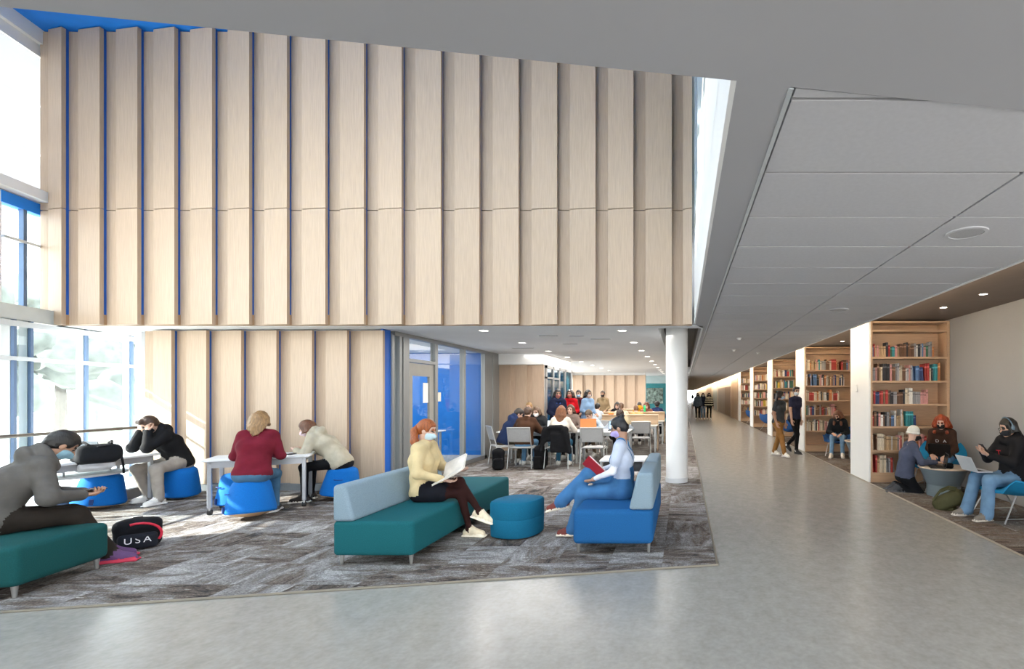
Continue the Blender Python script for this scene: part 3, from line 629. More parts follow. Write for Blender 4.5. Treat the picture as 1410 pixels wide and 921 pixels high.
stool((-8.05, 6.65), (0, .10), 'empty blue wobble stool tucked under the table with the backpack', .6)
stool((-7.68, 7.33), (-.04, .18), 'blue wobble stool under the student in black hoodie', -.5)
stool((-5.48, 6.12, .035), (-.05, -.12), 'blue wobble stool under the student in burgundy sweater', -.6)
stool((-6.17, 6.72), (0, 0), 'empty sunlit blue wobble stool under the table of the burgundy student', -.4)
stool((-5.17, 7.27), (.0, .10), 'blue wobble stool under the student in cream hoodie', .4)

# flip-top tables on casters
def cast_table(name, loc, rz, w, d, label, tray=False):
    o = empty(name, loc, rz, label=label, cat='table')
    MB().rbox(0, w, 0, d, .695, .725, .012, 3).build('tabletop', WHITELAM, o, smooth=True)
    MB().box(.07, w - .07, .05, .08, .61, .695).build('apron', GREYMETAL, o); MB().box(.07, w - .07, d - .08, d - .05, .61, .695).build('apron', GREYMETAL, o)
    for x in (.07, w - .07):
        MB().box(x - .02, x + .02, .05, d - .05, .66, .695).build('side_rail', GREYMETAL, o)
        for y in (.07, d - .07):
            lg = MB().rbox(x - .022, x + .022, y - .022, y + .022, .09, .67, .006, 2).build('leg', GREYMETAL, o)
            MB().tube([(x - .022, y + .01, .035), (x + .022, y + .01, .035)], .033, 14).build('caster', BLACKP, lg)
            MB().box(x - .008, x + .008, y - .012, y + .012, .05, .095).build('caster_stem', STEEL, lg)
    if tray:
        loft([([(w / 2 + .42 * math.cos(t), d / 2 + .26 * math.sin(t)) for t in np.linspace(0, 2 * PI, 28)[:-1]], z) for z in (.50, .53)]).build('bag_tray', GREYLAM, o, smooth=True)
        for x in (w / 2 - .25, w / 2 + .25): MB().box(x - .01, x + .01, d / 2 - .01, d / 2 + .01, .53, .696).build('tray_hanger', GREYMETAL, o)
    return o
cast_table('study_table', (-7.57, 5.78, .009), PI / 2, 1.22, .62, 'white caster table with backpack and laptop beside the windows', tray=True)
cast_table('study_table', (-6.2, 6.2, .009), math.radians(29), 1.12, .60, 'white caster table where the burgundy and cream students work')

# laptops, papers, phones
SCREEN = mat('laptop_screen', (.25, .42, .62), .3, var=.5, scale=6, emit=(.35, .55, .8), es=.9)
DSCREEN = mat('dark_laptop_screen', (.03, .035, .04), .25, var=.2)
def laptop(loc, rz, label, shell='2a2c30', ang=105, w=.33, screen=None, group=None):
    o = empty('laptop', loc, rz, label=label, cat='laptop', group=group)
    sh = mat('shell_' + shell, shell, .4, .3, var=.04); d = w * .68
    MB().rbox(-w / 2, w / 2, -d / 2, d / 2, 0, .016, .006, 2).build('keyboard_base', sh, o)
    MB().box(-w / 2 + .025, w / 2 - .025, -.01, d / 2 - .03, .0162, .0175).build('keys', mat('keycaps', (.03, .03, .032), .6, var=.4, scale=60), o)
    a = math.radians(ang); L = Matrix.Translation((0, d / 2, .014)) @ Matrix.Rotation(-(a - PI / 2), 4, 'X')
    lid = MB().rbox(-w / 2, w / 2, -.004, .004, 0, d, .003, 2).xf(L).build('lid', sh, o)
    MB().box(-w / 2 + .012, w / 2 - .012, -.0055, -.0042, .015, d - .012).xf(L).build('screen', screen or SCREEN, lid)
    return o
laptop((-7.9, 6.55, .735), PI, 'grey laptop open in front of the student in black hoodie', '5a6068')
tag(MB().rbox(-.11, .11, -.15, .15, 0, .02, .004, 1).build('notebook', mat('pale_notebook', (.55, .58, .62), .7, var=.05), loc=(-5.95, 6.52, .735), rz=.5), 'thin pale notebook lying open on the burgundy student table', 'notebook')
tag(MB().rbox(-.04, .04, -.075, .075, 0, .01, .004, 1).build('phone', BLACKP, loc=(-5.55, 6.85, .735), rz=.2), 'black phone on the table before the cream hoodie student', 'phone')

# ------------------------------------------------------------------ study hall
SEATG = mat('grey_mesh_plastic', (.33, .33, .33), .6, var=.25, scale=160)
CHF = mat('silver_chair_frame', (.48, .49, .49), .35, .6, var=.03)
def chair():
    o = empty('stacking_chair')
    MB().rbox(-.22, .22, -.20, .22, .43, .46, .015, 2).build('seat', SEATG, o, smooth=True)
    b = MB(); n = 8
    for i in range(n + 1):
        pass
    bm = bmesh.new(); bmesh.ops.create_cube(bm, size=1)
    for v in bm.verts: v.co = Vector((v.co.x * .46, -.215 + v.co.y * .022 - (v.co.z + .5) * .07, .57 + (v.co.z + .5) * .29))
    bmesh.ops.bevel(bm, geom=bm.edges[:], offset=.01, segments=2, affect='EDGES'); MB().bm(bm).build('backrest', SEATG, o, smooth=True)
    for s in (-1, 1):
        MB().tube([(s * .245, .23, .012), (s * .235, .20, .44)], .012, 8).build('leg', CHF, o)
        MB().tube([(s * .255, -.25, .012), (s * .24, -.19, .45), (s * .235, -.225, .58), (s * .235, -.30, .88)], .012, 8).build('leg', CHF, o)
        MB().tube([(s * .235, .20, .43), (s * .24, -.19, .43)], .011, 8).build('seat_rail', CHF, o)
    MB().tube([(-.235, -.30, .875), (.235, -.30, .875)], .012, 8).build('back_rail', CHF, o)
    return o
ch0 = chair(); used = [0]
def put_chair(x, y, rz, label, group='grey stacking chairs at the study tables'):
    if not used[0]: o = ch0; used[0] = 1; o.location = (x, y, .009); o.rotation_euler = (0, 0, rz); tag(o, label, 'chair', group); return o
    o = copy_tree(ch0, (x, y, .009), rz, label, group=group); o['category'] = 'chair'; return o
put_chair(-3.45, 10.38, 0, 'grey stacking chair under the student in brown jacket')
put_chair(-2.68, 10.38, 0, 'grey stacking chair with a black coat over its back')
put_chair(-1.92, 10.35, 0, 'empty grey stacking chair before the open tablet')
put_chair(-1.12, 12.6, .1, 'empty grey stacking chair at the timber screen desk')
DESKW = mat('oak_desk_laminate', (.55, .40, .26), .45, var=.1, scale=5, stretch=(.7, 8, 8))
def table(x0, x1, y0, y1, label, screen=None, z=.73):
    o = empty('long_table', ((x0 + x1) / 2, (y0 + y1) / 2, .009), label=label, cat='table', group='long tables in the study hall'); w, d = (x1 - x0) / 2, (y1 - y0) / 2
    MB().rbox(-w, w, -d, d, z - .03, z, .008, 2).build('tabletop', WHITELAM if not screen else mat('cream_laminate', (.66, .60, .52), .4, var=.03), o)
    for sx in (-1, 1):
        for sy in (-1, 1): MB().rbox(sx * (w - .06) - .025, sx * (w - .06) + .025, sy * (d - .08) - .025, sy * (d - .08) + .025, 0, z - .03, .005, 1).build('leg', CHF, o)
    MB().box(-w + .08, w - .08, -d + .06, -d + .08, z - .10, z - .03).build('apron', CHF, o); MB().box(-w + .08, w - .08, d - .08, d - .06, z - .10, z - .03).build('apron', CHF, o)
    if screen:
        MB().rbox(-w, w, -.025, .025, z, screen, .006, 1).build('privacy_screen', DESKW, o)
        MB().rbox(-w, w, -.10, .10, screen, screen + .025, .006, 1).build('top_shelf', DESKW, o)
        for sx in (-1, 1): MB().rbox(sx * w - .03 if sx > 0 else -w, w if sx > 0 else -w + .03, -.12, .12, 0, z - .032, .004, 1).build('end_panel', DESKW, o)
    return o
table(-4.25, -2.55, 10.95, 11.85, 'white study table with laptops, brown jacket student at it')
table(-2.5, -1.25, 10.95, 11.85, 'white study table with the tablet and orange laptop on it')
table(-2.3, -.72, 13.1, 14.2, 'desk with oak privacy screen and orange object on top', .98)
table(-3.6, -.62, 15.3, 16.3, 'long oak screened desk with green bottle on it', .98)
table(-3.6, -.8, 18.2, 19.2, 'screened desk standing before the far timber wall', .98)
laptop((-3.05, 11.25, .74), 0, 'open laptop lit white before the student in brown jacket', '8a9096', 105, screen=mat('bright_screen', (.7, .78, .85), .3, var=.2, emit=(.8, .9, 1), es=.8))
laptop((-2.25, 11.55, .74), PI, 'orange laptop lid turned to the camera on the white table', 'd98a55', 100, .38)
laptop((-1.62, 11.3, .74), .05, 'tablet with a black case showing a pale blue page', '15161a', 108, .30)
bt = empty('water_bottle', (-1.33, 15.6, 1.014 - .009), label='bright green bottle on the oak screened desk', cat='bottle')
bt.location = (-1.28, 15.8, 1.014)
MB().lathe([(.035, 0), (.038, .01), (.038, .15), (.03, .18)], 16).build('body', mat('green_bottle', (.02, .42, .14), .4), bt, smooth=True); MB().lathe([(.03, .18), (.03, .21)], 16).build('cap', mat('green_cap', (.05, .5, .2), .4), bt)
pz = tag(MB().lathe([(.07, 0), (.085, .02), (.06, .045), (.0, .05)], 18).build('pencil_case', mat('orange_fabric', (.75, .18, .02), .7, var=.08), loc=(-2.05, 13.65, 1.014)), 'small orange pencil case on the oak desk screen', 'pencil case'); 

# low white side table behind the loveseat
st = empty('side_table', (-1.05, 8.55, .009), label='low white side table with dark base behind the loveseat', cat='table')
MB().rbox(-.39, .39, -.32, .32, .42, .455, .012, 3).build('tabletop', WHITELAM, st, smooth=True)
MB().box(-.33, .33, -.26, .26, .25, .40).build('shelf_box', mat('charcoal_laminate', (.03, .03, .035), .5), st)
for sx in (-1, 1):
    for sy in (-1, 1): MB().rbox(sx * .36 - .018, sx * .36 + .018, sy * .29 - .018, sy * .29 + .018, 0, .42, .005, 1).build('leg', GREYMETAL, st)

# bags: soft SDF lumps are made further down with the people

# ------------------------------------------------------------------ bookcases
SH = [2.237, 1.81, 1.395, .995, .567, .168]
def bookcase(yf, label, x0=3.335, x1=4.742, dep=.34, thick=.95):
    o = empty('bookcase', (0, yf, .0), label=label, cat='bookcase', group='bookcases along the reading alcoves')
    MB().box(XA, XA + .03, 0, thick, 0.0, 2.90).build('end_panel', WHITE, o)
    MB().box(x0, x0 + .03, .0, dep, 0.01, 2.89).build('side_panel', WOODH, o); MB().box(x1 - .045, x1, .0, dep, 0.01, 2.89).build('side_panel', WOODH, o)
    MB().box(x0 + .03, x1 - .045, dep - .02, dep, .02, 2.89).build('back_panel', WOODH, o)
    MB().box(x0, x1, dep + .002, thick, 0.01, 2.89).build('core', WHITE, o)
    for z in SH: MB().box(x0 + .031, x1 - .046, .004, dep - .02, z - .02, z + .015).build('shelf', WOODH, o)
    MB().box(x0 + .031, x1 - .046, .004, dep - .02, 2.855, 2.89).build('top', WOODH, o)
    MB().box(x0 + .031, x1 - .046, .004, dep - .02, 2.70, 2.735).build('shelf', WOODH, o)
    MB().box(x0 + .031, x1 - .046, .01, .03, .01, .148).build('plinth', WOODH, o)
    return o
YB = [8.625, 13.3, 18.15, 23.15, 28.3]
for y, l in zip(YB, ('maple bookcase beside the round table and grey wall', 'maple bookcase behind the walking man and seated woman', 'maple bookcase behind the woman in tan trousers', 'maple bookcase with a red row of books far along the corridor', 'last maple bookcase along the corridor beside the lockers')): bookcase(y, l)

# books: a spine, recessed page block; one mesh per colour, scaled per book
PAL = {'cream': (.62, .54, .42), 'white': (.72, .70, .66), 'tan': (.45, .31, .18), 'grey': (.30, .30, .31), 'black': (.03, .03, .035), 'red': (.38, .045, .04), 'orange': (.50, .19, .07), 'navy': (.035, .055, .15), 'blue': (.09, .17, .33), 'green': (.05, .14, .09), 'brown': (.16, .085, .05), 'yellow': (.62, .43, .06), 'pink': (.60, .30, .28), 'teal': (.04, .25, .28)}
WGT = {'cream': 24, 'white': 16, 'tan': 14, 'grey': 11, 'black': 9, 'red': 8, 'orange': 4, 'navy': 5, 'blue': 4, 'green': 4, 'brown': 11, 'yellow': 3, 'pink': 6, 'teal': 2}
PAGES = mat('book_pages', (.68, .62, .50), .9, var=.1, scale=30)
BOOKME = {}
for cn, cc in PAL.items():
    dark = sum(cc) < .8
    mts = [mat('book_cloth_' + cn, cc, .6, var=.18, scale=5, rnd=.25), PAGES, mat('book_band_' + cn, tuple(min(.7, c * 1.9 + .05) for c in cc) if dark else tuple(c * .55 for c in cc), .6, var=.3, scale=30)]
    b = MB(); zs = [0, .08, .12, .74, .84, 1.0]; ys = [(-.5, .5), ]
    # spine strip (front), slightly rounded
    prof = [(-.5, .12), (-.42, .02), (0, 0), (.42, .02), (.5, .12)]
    for k in range(5):
        z0, z1 = zs[k], zs[k + 1]
        for i in range(4):
            (xa, ya), (xb, yb) = prof[i], prof[i + 1]
            b._add([(xa, ya, z0), (xb, yb, z0), (xb, yb, z1), (xa, ya, z1)], [(0, 1, 2, 3)], 2 if k == 3 else 0)
    b._add([(.5, .12, 0), (.5, 1, 0), (.5, 1, 1), (.5, .12, 1)], [(0, 1, 2, 3)]); b._add([(-.5, 1, 0), (-.5, .12, 0), (-.5, .12, 1), (-.5, 1, 1)], [(0, 1, 2, 3)])
    rim = [(-.5, .12), (-.42, .02), (0, 0), (.42, .02), (.5, .12), (.5, 1), (-.5, 1)]; inn = [(-.36, .2), (-.3, .14), (0, .12), (.3, .14), (.36, .2), (.36, .99), (-.36, .99)]
    for i in range(7):
        j = (i + 1) % 7
        b._add([(*rim[i], 1), (*rim[j], 1), (*inn[j], 1), (*inn[i], 1)], [(0, 1, 2, 3)])
        b._add([(*inn[i], 1), (*inn[j], 1), (*inn[j], .965), (*inn[i], .965)], [(0, 1, 2, 3)], 1)
    b._add([(*p, .965) for p in inn], [tuple(range(7))], 1); b._add([(*p, 0) for p in rim], [tuple(range(7))[::-1]])
    b._add([(.5, 1, 0), (-.5, 1, 0), (-.5, 1, 1), (.5, 1, 1)], [(0, 1, 2, 3)], 1)
    me = bpy.data.meshes.new('book'); me.from_pydata(b.v, [], b.f); bm = bmesh.new(); bm.from_mesh(me)
    for f, mi in zip(bm.faces, b.m): f.material_index = mi
    bmesh.ops.remove_doubles(bm, verts=bm.verts, dist=1e-5); bm.to_mesh(me); bm.free()
    for m_ in mts: me.materials.append(m_)
    BOOKME[cn] = me
RB = random.Random(31); names = list(WGT); wts = [WGT[n] for n in names]
SHN = ['top', 'second', 'third', 'fourth', 'fifth', 'lowest']
CASES = [(0, 3.37, 4.69, (.84, .92, .80, .58, .72, .30), 'by the grey wall'), (1, 3.37, 4.69, (.90, .80, .68, .62, .72, 0), 'behind the walking man'), (2, 3.37, 4.16, (.95, .98, .95, .9, .8, 0), 'behind the tan trousers')]
THEME = {(0, 3): {'green': 8, 'brown': 10, 'red': 8}, (0, 5): {'red': 12, 'orange': 14, 'yellow': 10}, (1, 2): {'orange': 14, 'cream': 14, 'red': 8}, (1, 3): {'red': 16, 'brown': 12, 'blue': 8}, (1, 4): {'cream': 16, 'red': 8}}
def shelf_books(ci, x0, x1, ri, fill, put):
    x = x0; end = x0 + (x1 - x0) * fill; th = THEME.get((ci, ri), {}); base_h = RB.uniform(.21, .25)
    while x < end:
        run = RB.choice([1, 1, 1, 1, 1, 2, 3]); cn = RB.choices(names, [w * (1 + th.get(n, 0) * .25) for n, w in zip(names, wts)])[0]
        w = RB.uniform(.021, .046); hh = base_h + RB.uniform(-.04, .07)
        for _ in range(run):
            if x >= end: break
            h = hh + RB.uniform(-.006, .006); lean = 0
            if RB.random() < .05: lean = RB.uniform(-.10, -.06)
            put(cn, x + w / 2, SH[ri] + .015, w, h, RB.uniform(.14, .19), lean); x += w + .001 + (abs(lean) * h if lean else 0)
            if RB.random() < .012: x += RB.uniform(.03, .07)
nb = 0; OVER = []
for ci, x0, x1, fills, where in CASES:
    for ri, fill in enumerate(fills):
        if not fill: continue
        def put(cn, x, z, w, h, d, lean):
            global nb
            if nb >= 300: OVER.append((cn, x, z, w, h, d, ci)); return
            o = inst(BOOKME[cn], 'book', None, (x, YB[ci] + .02 + RB.uniform(0, .02), z + (.5 * w * abs(math.sin(lean)))), (0, lean, 0), (w * .97, d, h)); nb += 1
            tag(o, f'{cn} book on the {SHN[ri]} shelf of the bookcase {where}', 'book', f'{cn} books, {SHN[ri]} shelf, bookcase {where}')
        shelf_books(ci, x0, x1, ri, fill, put)
far = MB(); fmats = [mat('book_cloth_' + c, PAL[c]) for c in names]
for ci in (3, 4):
    for ri in range(5):
        def put(cn, x, z, w, h, d, lean): far.box(x - w / 2 + .001, x + w / 2 - .001, YB[ci] + .02, YB[ci] + .02 + d, z, z + h, names.index(cn))
        shelf_books(ci, 3.37, 4.69, ri, RB.uniform(.6, .95), put)
for cn, x, z, w, h, d, ci in OVER: far.box(x - w / 2 + .001, x + w / 2 - .001, YB[ci] + .02, YB[ci] + .02 + d, z, z + h, names.index(cn))
tag(far.build('books', fmats), 'rows of books on the bookcases far along the corridor', 'books', kind='stuff')

# round pedestal tables in the alcoves
def pedestal(loc, label):
    o = empty('pedestal_table', loc, label=label, cat='table', group='round pedestal tables in the alcoves')
    MB().lathe([(.0, .425), (.352, .425), (.362, .432), (.362, .445), (.355, .452), (.0, .452)], 48).build('tabletop', mat('pale_maple_top', (.64, .52, .42), .4, var=.05, scale=5, stretch=(1, 9, 1)), o, smooth=True)
    MB().lathe([(.0, .175), (.243, .175), (.27, .25), (.345, .424), (.0, .424)], 48).build('flared_body', mat('slate_blue_shell', (.15, .19, .22), .4, var=.04), o, smooth=True)
    MB().lathe([(.238, .0), (.238, .175)], 48).build('drum_base', mat('slate_blue_base', (.19, .24, .27), .35, var=.04), o, smooth=True)
    return o
pedestal((4.05, 7.55, .009), 'round pedestal table with slate drum base under the laptops')
pedestal((4.28, 11.75, .009), 'round pedestal table before the woman in the second alcove')
# blue shell lounge chairs
SHELL = mat('cerulean_shell_fabric', (.008, .23, .46), .75, var=.07, scale=70, bump=.1, bscale=200, bdist=.001)
def lounge(loc, rz, label, m=SHELL):
    o = empty('lounge_chair', loc, rz, label=label, cat='chair', group='blue shell lounge chairs in the alcoves')
    # shell: curved sheet, seat to back, with thickness; faces +Y
    n, k = 14, 12; vs = []
    for layer in (0, 1):
        for i in range(n + 1):
            t = i / n
            if t < .55: u = t / .55; y, z = .34 - .60 * u, .40 - .07 * math.sin(u * PI * .55)
            else: u = (t - .55) / .45; y, z = -.26 - .16 * u - .04 * math.sin(u * PI), .335 + .36 * u
            wdt = .39 * (1 - .28 * max(0, (t - .72) / .28) ** 2) * (.80 + .20 * min(1, t / .18))
            for j in range(k + 1):
                s = -1 + 2 * j / k; up = .20 * abs(s) ** 2.2 * (1 if t > .12 else t / .12)
                vs.append((s * wdt, y + up * .25, z + up * (.9 if t < .6 else .3) - layer * .045 * (1 - .55 * abs(s) ** 3)))
    fs = []; M_ = (n + 1) * (k + 1)
    for i in range(n):
        for j in range(k):
            a = i * (k + 1) + j; fs += [(a, a + 1, a + k + 2, a + k + 1), (M_ + a + k + 1, M_ + a + k + 2, M_ + a + 1, M_ + a)]
    for i in range(n):
        a = i * (k + 1); fs.append((a, a + k + 1, M_ + a + k + 1, M_ + a)); a += k; fs.append((a + k + 1, a, M_ + a, M_ + a + k + 1))
    for j in range(k): fs.append((j + 1, j, M_ + j, M_ + j + 1)); a = n * (k + 1) + j; fs.append((a, a + 1, M_ + a + 1, M_ + a))
    b = MB(); b._add(vs, fs); b.build('shell', m, o, smooth=True)
    for s in (-1, 1):
        MB().tube([(s * .25, .12, .335), (s * .29, .30, .006)], .010, 8).build('leg', STEEL, o); MB().tube([(s * .25, -.12, .30), (s * .29, -.34, .006)], .010, 8).build('leg', STEEL, o)
        MB().tube([(s * .282, .265, .06), (s * .282, -.31, .06)], .008, 8).build('stretcher', STEEL, o)
    return o
lounge((4.14, 6.15, .009), PI / 2 + .1, 'cerulean shell lounge chair under the student with headphones')
lounge((4.22, 8.10, .009), PI / 2 + .8, 'blue shell lounge chair under the student with red hair')
NAVYSH = mat('navy_shell_fabric', (.012, .075, .25), .75, var=.07, scale=70)
lounge((4.0, 12.45, .009), PI / 2 + 1.1, 'navy shell lounge chair under the woman in the second alcove', NAVYSH)
lounge((3.75, 16.6, .009), -PI / 2 + .4, 'navy shell lounge chair beside the third bookcase', NAVYSH)
lounge((3.85, 21.4, .009), -PI / 2 + .5, 'navy shell lounge chair beside the fourth bookcase', NAVYSH)
lounge((3.85, 26.2, .009), -PI / 2 + .5, 'navy shell lounge chair beside the last bookcase', NAVYSH)
laptop((3.88, 7.42, .461), -PI / 2 - .35, 'dark laptop on the round table before the beanie student', '2b2724', 100, .31, DSCREEN)

# ================================================================== SOFT SHAPES (distance fields polygonised with surface nets)
def vnp(*a): return np.array(a, float)
class Field:
    def __init__(s): s.add = []; s.cut = []
    def cone(s, a, b, ra, rb, m=0, k=.03): s.add.append(('c', np.array(a, float), np.array(b, float), ra, rb, m, k)); return s
    def ell(s, c, r, m=0, k=.02, R=None): s.add.append(('e', np.array(c, float), np.array(r, float), np.eye(3) if R is None else R, 0, m, k)); return s
    def box(s, c, h, rd, m=0, k=.015, R=None): s.add.append(('b', np.array(c, float), np.array(h, float), np.eye(3) if R is None else R, rd, m, k)); return s
    def cutbox(s, c, h, R=None, rd=.01): s.cut.append(('b', np.array(c, float), np.array(h, float), np.eye(3) if R is None else R, rd)); return s
    def chain(s, pts, rs, m=0, k=.03):
        for i in range(len(pts) - 1): s.cone(pts[i], pts[i + 1], rs[i], rs[i + 1], m, k)
        return s
def _dist(p, P):
    if p[0] == 'c':
        a, b, ra, rb = p[1:5]; ba = b - a; l2 = max(ba @ ba, 1e-9); q = P - a; t = np.clip((q @ ba) / l2, 0, 1)
        return np.linalg.norm(q - t[..., None] * ba, axis=-1) - (ra + (rb - ra) * t)
    c, r, R = p[1], p[2], p[3]; q = (P - c) @ R
    if p[0] == 'e':
        k0 = np.linalg.norm(q / r, axis=-1); k1 = np.linalg.norm(q / (r * r), axis=-1) + 1e-9; return k0 * (k0 - 1) / k1
    d = np.abs(q) - (r - p[4]); return np.linalg.norm(np.maximum(d, 0), axis=-1) + np.minimum(d.max(-1), 0) - p[4]
def _bb(p):
    if p[0] == 'c': return np.minimum(p[1] - p[3], p[2] - p[4]), np.maximum(p[1] + p[3], p[2] + p[4])
    e = np.abs(p[3]) @ p[2]; return p[1] - e, p[1] + e
def polygonise(F, h, wob=0.0, wf=38.0):
    """returns verts, quads, material per quad"""
    bbs = [_bb(p) for p in F.add]; lo = np.min([b[0] for b in bbs], 0) - 3 * h; hi = np.max([b[1] for b in bbs], 0) + 3 * h
    n = np.ceil((hi - lo) / h).astype(int) + 1
    D = np.full(n, 1.0, np.float32); B = np.full(n, 1e3, np.float32); ID = np.zeros(n, np.int16)
    ax = [lo[i] + h * np.arange(n[i]) for i in range(3)]
    for p, (b0, b1) in zip(F.add, bbs):
        mg = p[6] + 2.5 * h; i0 = np.maximum(((b0 - mg - lo) / h).astype(int), 0); i1 = np.minimum(((b1 + mg - lo) / h).astype(int) + 2, n)
        sl = tuple(slice(i0[i], i1[i]) for i in range(3))
        P = np.stack(np.meshgrid(*[ax[i][sl[i]] for i in range(3)], indexing='ij'), -1)
        d = _dist(p, P).astype(np.float32); o = D[sl]; k = p[6]
        hh = np.maximum(k - np.abs(o - d), 0) / k; D[sl] = np.minimum(o, d) - hh * hh * k * .25
        w = d < B[sl]; B[sl] = np.where(w, d, B[sl]); ID[sl] = np.where(w, p[5], ID[sl])
    if F.cut or wob:
        P = np.stack(np.meshgrid(*ax, indexing='ij'), -1)
        for c in F.cut: D = np.maximum(D, -_dist(c, P).astype(np.float32))
        if wob: D = D + (wob * np.sin(P[..., 0] * wf + 1.3 * np.sin(P[..., 2] * wf * .6)) * np.sin(P[..., 1] * wf * .9 + P[..., 2] * wf * .8)).astype(np.float32)
    S = D < 0
    c8 = [(i, j, k) for i in (0, 1) for j in (0, 1) for k in (0, 1)]
    sl = lambda A, c: A[c[0]:A.shape[0] - 1 + c[0], c[1]:A.shape[1] - 1 + c[1], c[2]:A.shape[2] - 1 + c[2]]
    cnt = sum(sl(S, c).astype(np.int8) for c in c8); act = (cnt > 0) & (cnt < 8)
    idx = np.argwhere(act); vid = -np.ones(act.shape, np.int64); vid[act] = np.arange(len(idx))
    if len(idx) == 0: return np.zeros((0, 3)), np.zeros((0, 4), int), []
    acc = np.zeros((len(idx), 3)); num = np.zeros(len(idx))
    for c in c8:
        for a in range(3):
            if c[a]: continue
            e = list(c); e[a] = 1
            v0 = D[tuple((idx + c).T)]; v1 = D[tuple((idx + e).T)]; x = (v0 < 0) != (v1 < 0)
            t = np.where(x, v0 / np.where(x, v0 - v1, 1), 0); pos = np.tile(np.array(c, float), (len(idx), 1)); pos[:, a] += t
            acc[x] += pos[x]; num[x] += 1
    loc = acc / num[:, None]; V = lo + h * (idx + loc)
    near = np.minimum(idx + np.round(loc).astype(int), n - 1); vm = ID[tuple(near.T)]
    quads = []
    for a in range(3):
        b, c = (a + 1) % 3, (a + 2) % 3
        s0 = [slice(None)] * 3; s1 = [slice(None)] * 3; s0[a] = slice(0, -1); s1[a] = slice(1, None)
        x = S[tuple(s0)] != S[tuple(s1)]; e = np.argwhere(x)
        e = e[(e[:, b] > 0) & (e[:, c] > 0)]
        if not len(e): continue
        def cell(db, dc): q = e.copy(); q[:, b] -= db; q[:, c] -= dc; q = np.minimum(q, np.array(vid.shape) - 1); return vid[tuple(q.T)]
        Q = np.stack([cell(1, 1), cell(0, 1), cell(0, 0), cell(1, 0)], 1); flip = ~S[tuple(e.T)]
        Q[flip] = Q[flip][:, ::-1]; quads.append(Q[(Q >= 0).all(1)])
    Q = np.concatenate(quads); return V, Q, vm[Q[:, 0]]
def soft(name, parts, mats, parent=None, loc=None, rz=0, hem=None, bib=None):
    """parts: list of (Field, h[, wob]) joined into one mesh"""
    Vs, Qs, Ms, o = [], [], [], 0
    for p in parts:
        V, Q, m = polygonise(p[0], p[1], *(p[2:]))
        if hem is not None:
            c = V[Q].mean(1); up = (c - hem[0]) @ hem[1] > hem[2]; m = np.where(m == 20, np.where(up, 1, 2), m); m = np.where((m == 2) & up & (c[:, 1] < hem[0][1] + .03) & hem[3], 1, m)
        if hem is not None and p is parts[0]:
            for _ in range(4):
                sel = (m == 1) | (m == 2); w = np.zeros(len(V)); n_ = np.zeros(len(V)); val = np.where(m == 1, 1.0, 0.0)
                for j in range(4): np.add.at(w, Q[sel, j], val[sel]); np.add.at(n_, Q[sel, j], 1.0)
                av = (w / np.maximum(n_, 1))[Q].mean(1); m = np.where(sel, np.where(av > .5, 1, 2), m)
        if bib is not None and p is parts[0]:
            q = V[Q].mean(1) - bib[0]; lx, ly, lz = np.abs(q @ bib[1]), q @ bib[2], q @ bib[3]
            b_ = (m == 1) & (((ly > .0) & (lx < .13) & (lz < .05)) | ((lx > .048) & (lx < .088) & (lz > -.02)) | ((ly < -.02) & (lx < .11) & (lz < -.10))); m = np.where(b_, 2, m)
        Vs.append(V); Qs.append(Q + o); Ms.append(m); o += len(V)
    V = np.concatenate(Vs); Q = np.concatenate(Qs); M_ = np.concatenate(Ms)
    me = bpy.data.meshes.new(name); me.vertices.add(len(V)); me.vertices.foreach_set('co', V.astype(np.float32).ravel())
    me.loops.add(Q.size); me.loops.foreach_set('vertex_index', Q.astype(np.int32).ravel()); me.polygons.add(len(Q)); me.polygons.foreach_set('loop_start', np.arange(0, Q.size, 4, dtype=np.int32))
    for m in mats: me.materials.append(m)
    me.polygons.foreach_set('material_index', M_.astype(np.int32)); me.polygons.foreach_set('use_smooth', np.ones(len(Q), bool)); me.update(calc_edges=True); me.validate()
    ob = bpy.data.objects.new(name, me); COL.objects.link(ob)
    if parent is not None: ob.parent = parent
    if loc is not None: ob.location = loc; ob.rotation_euler = (0, 0, rz)
    return ob

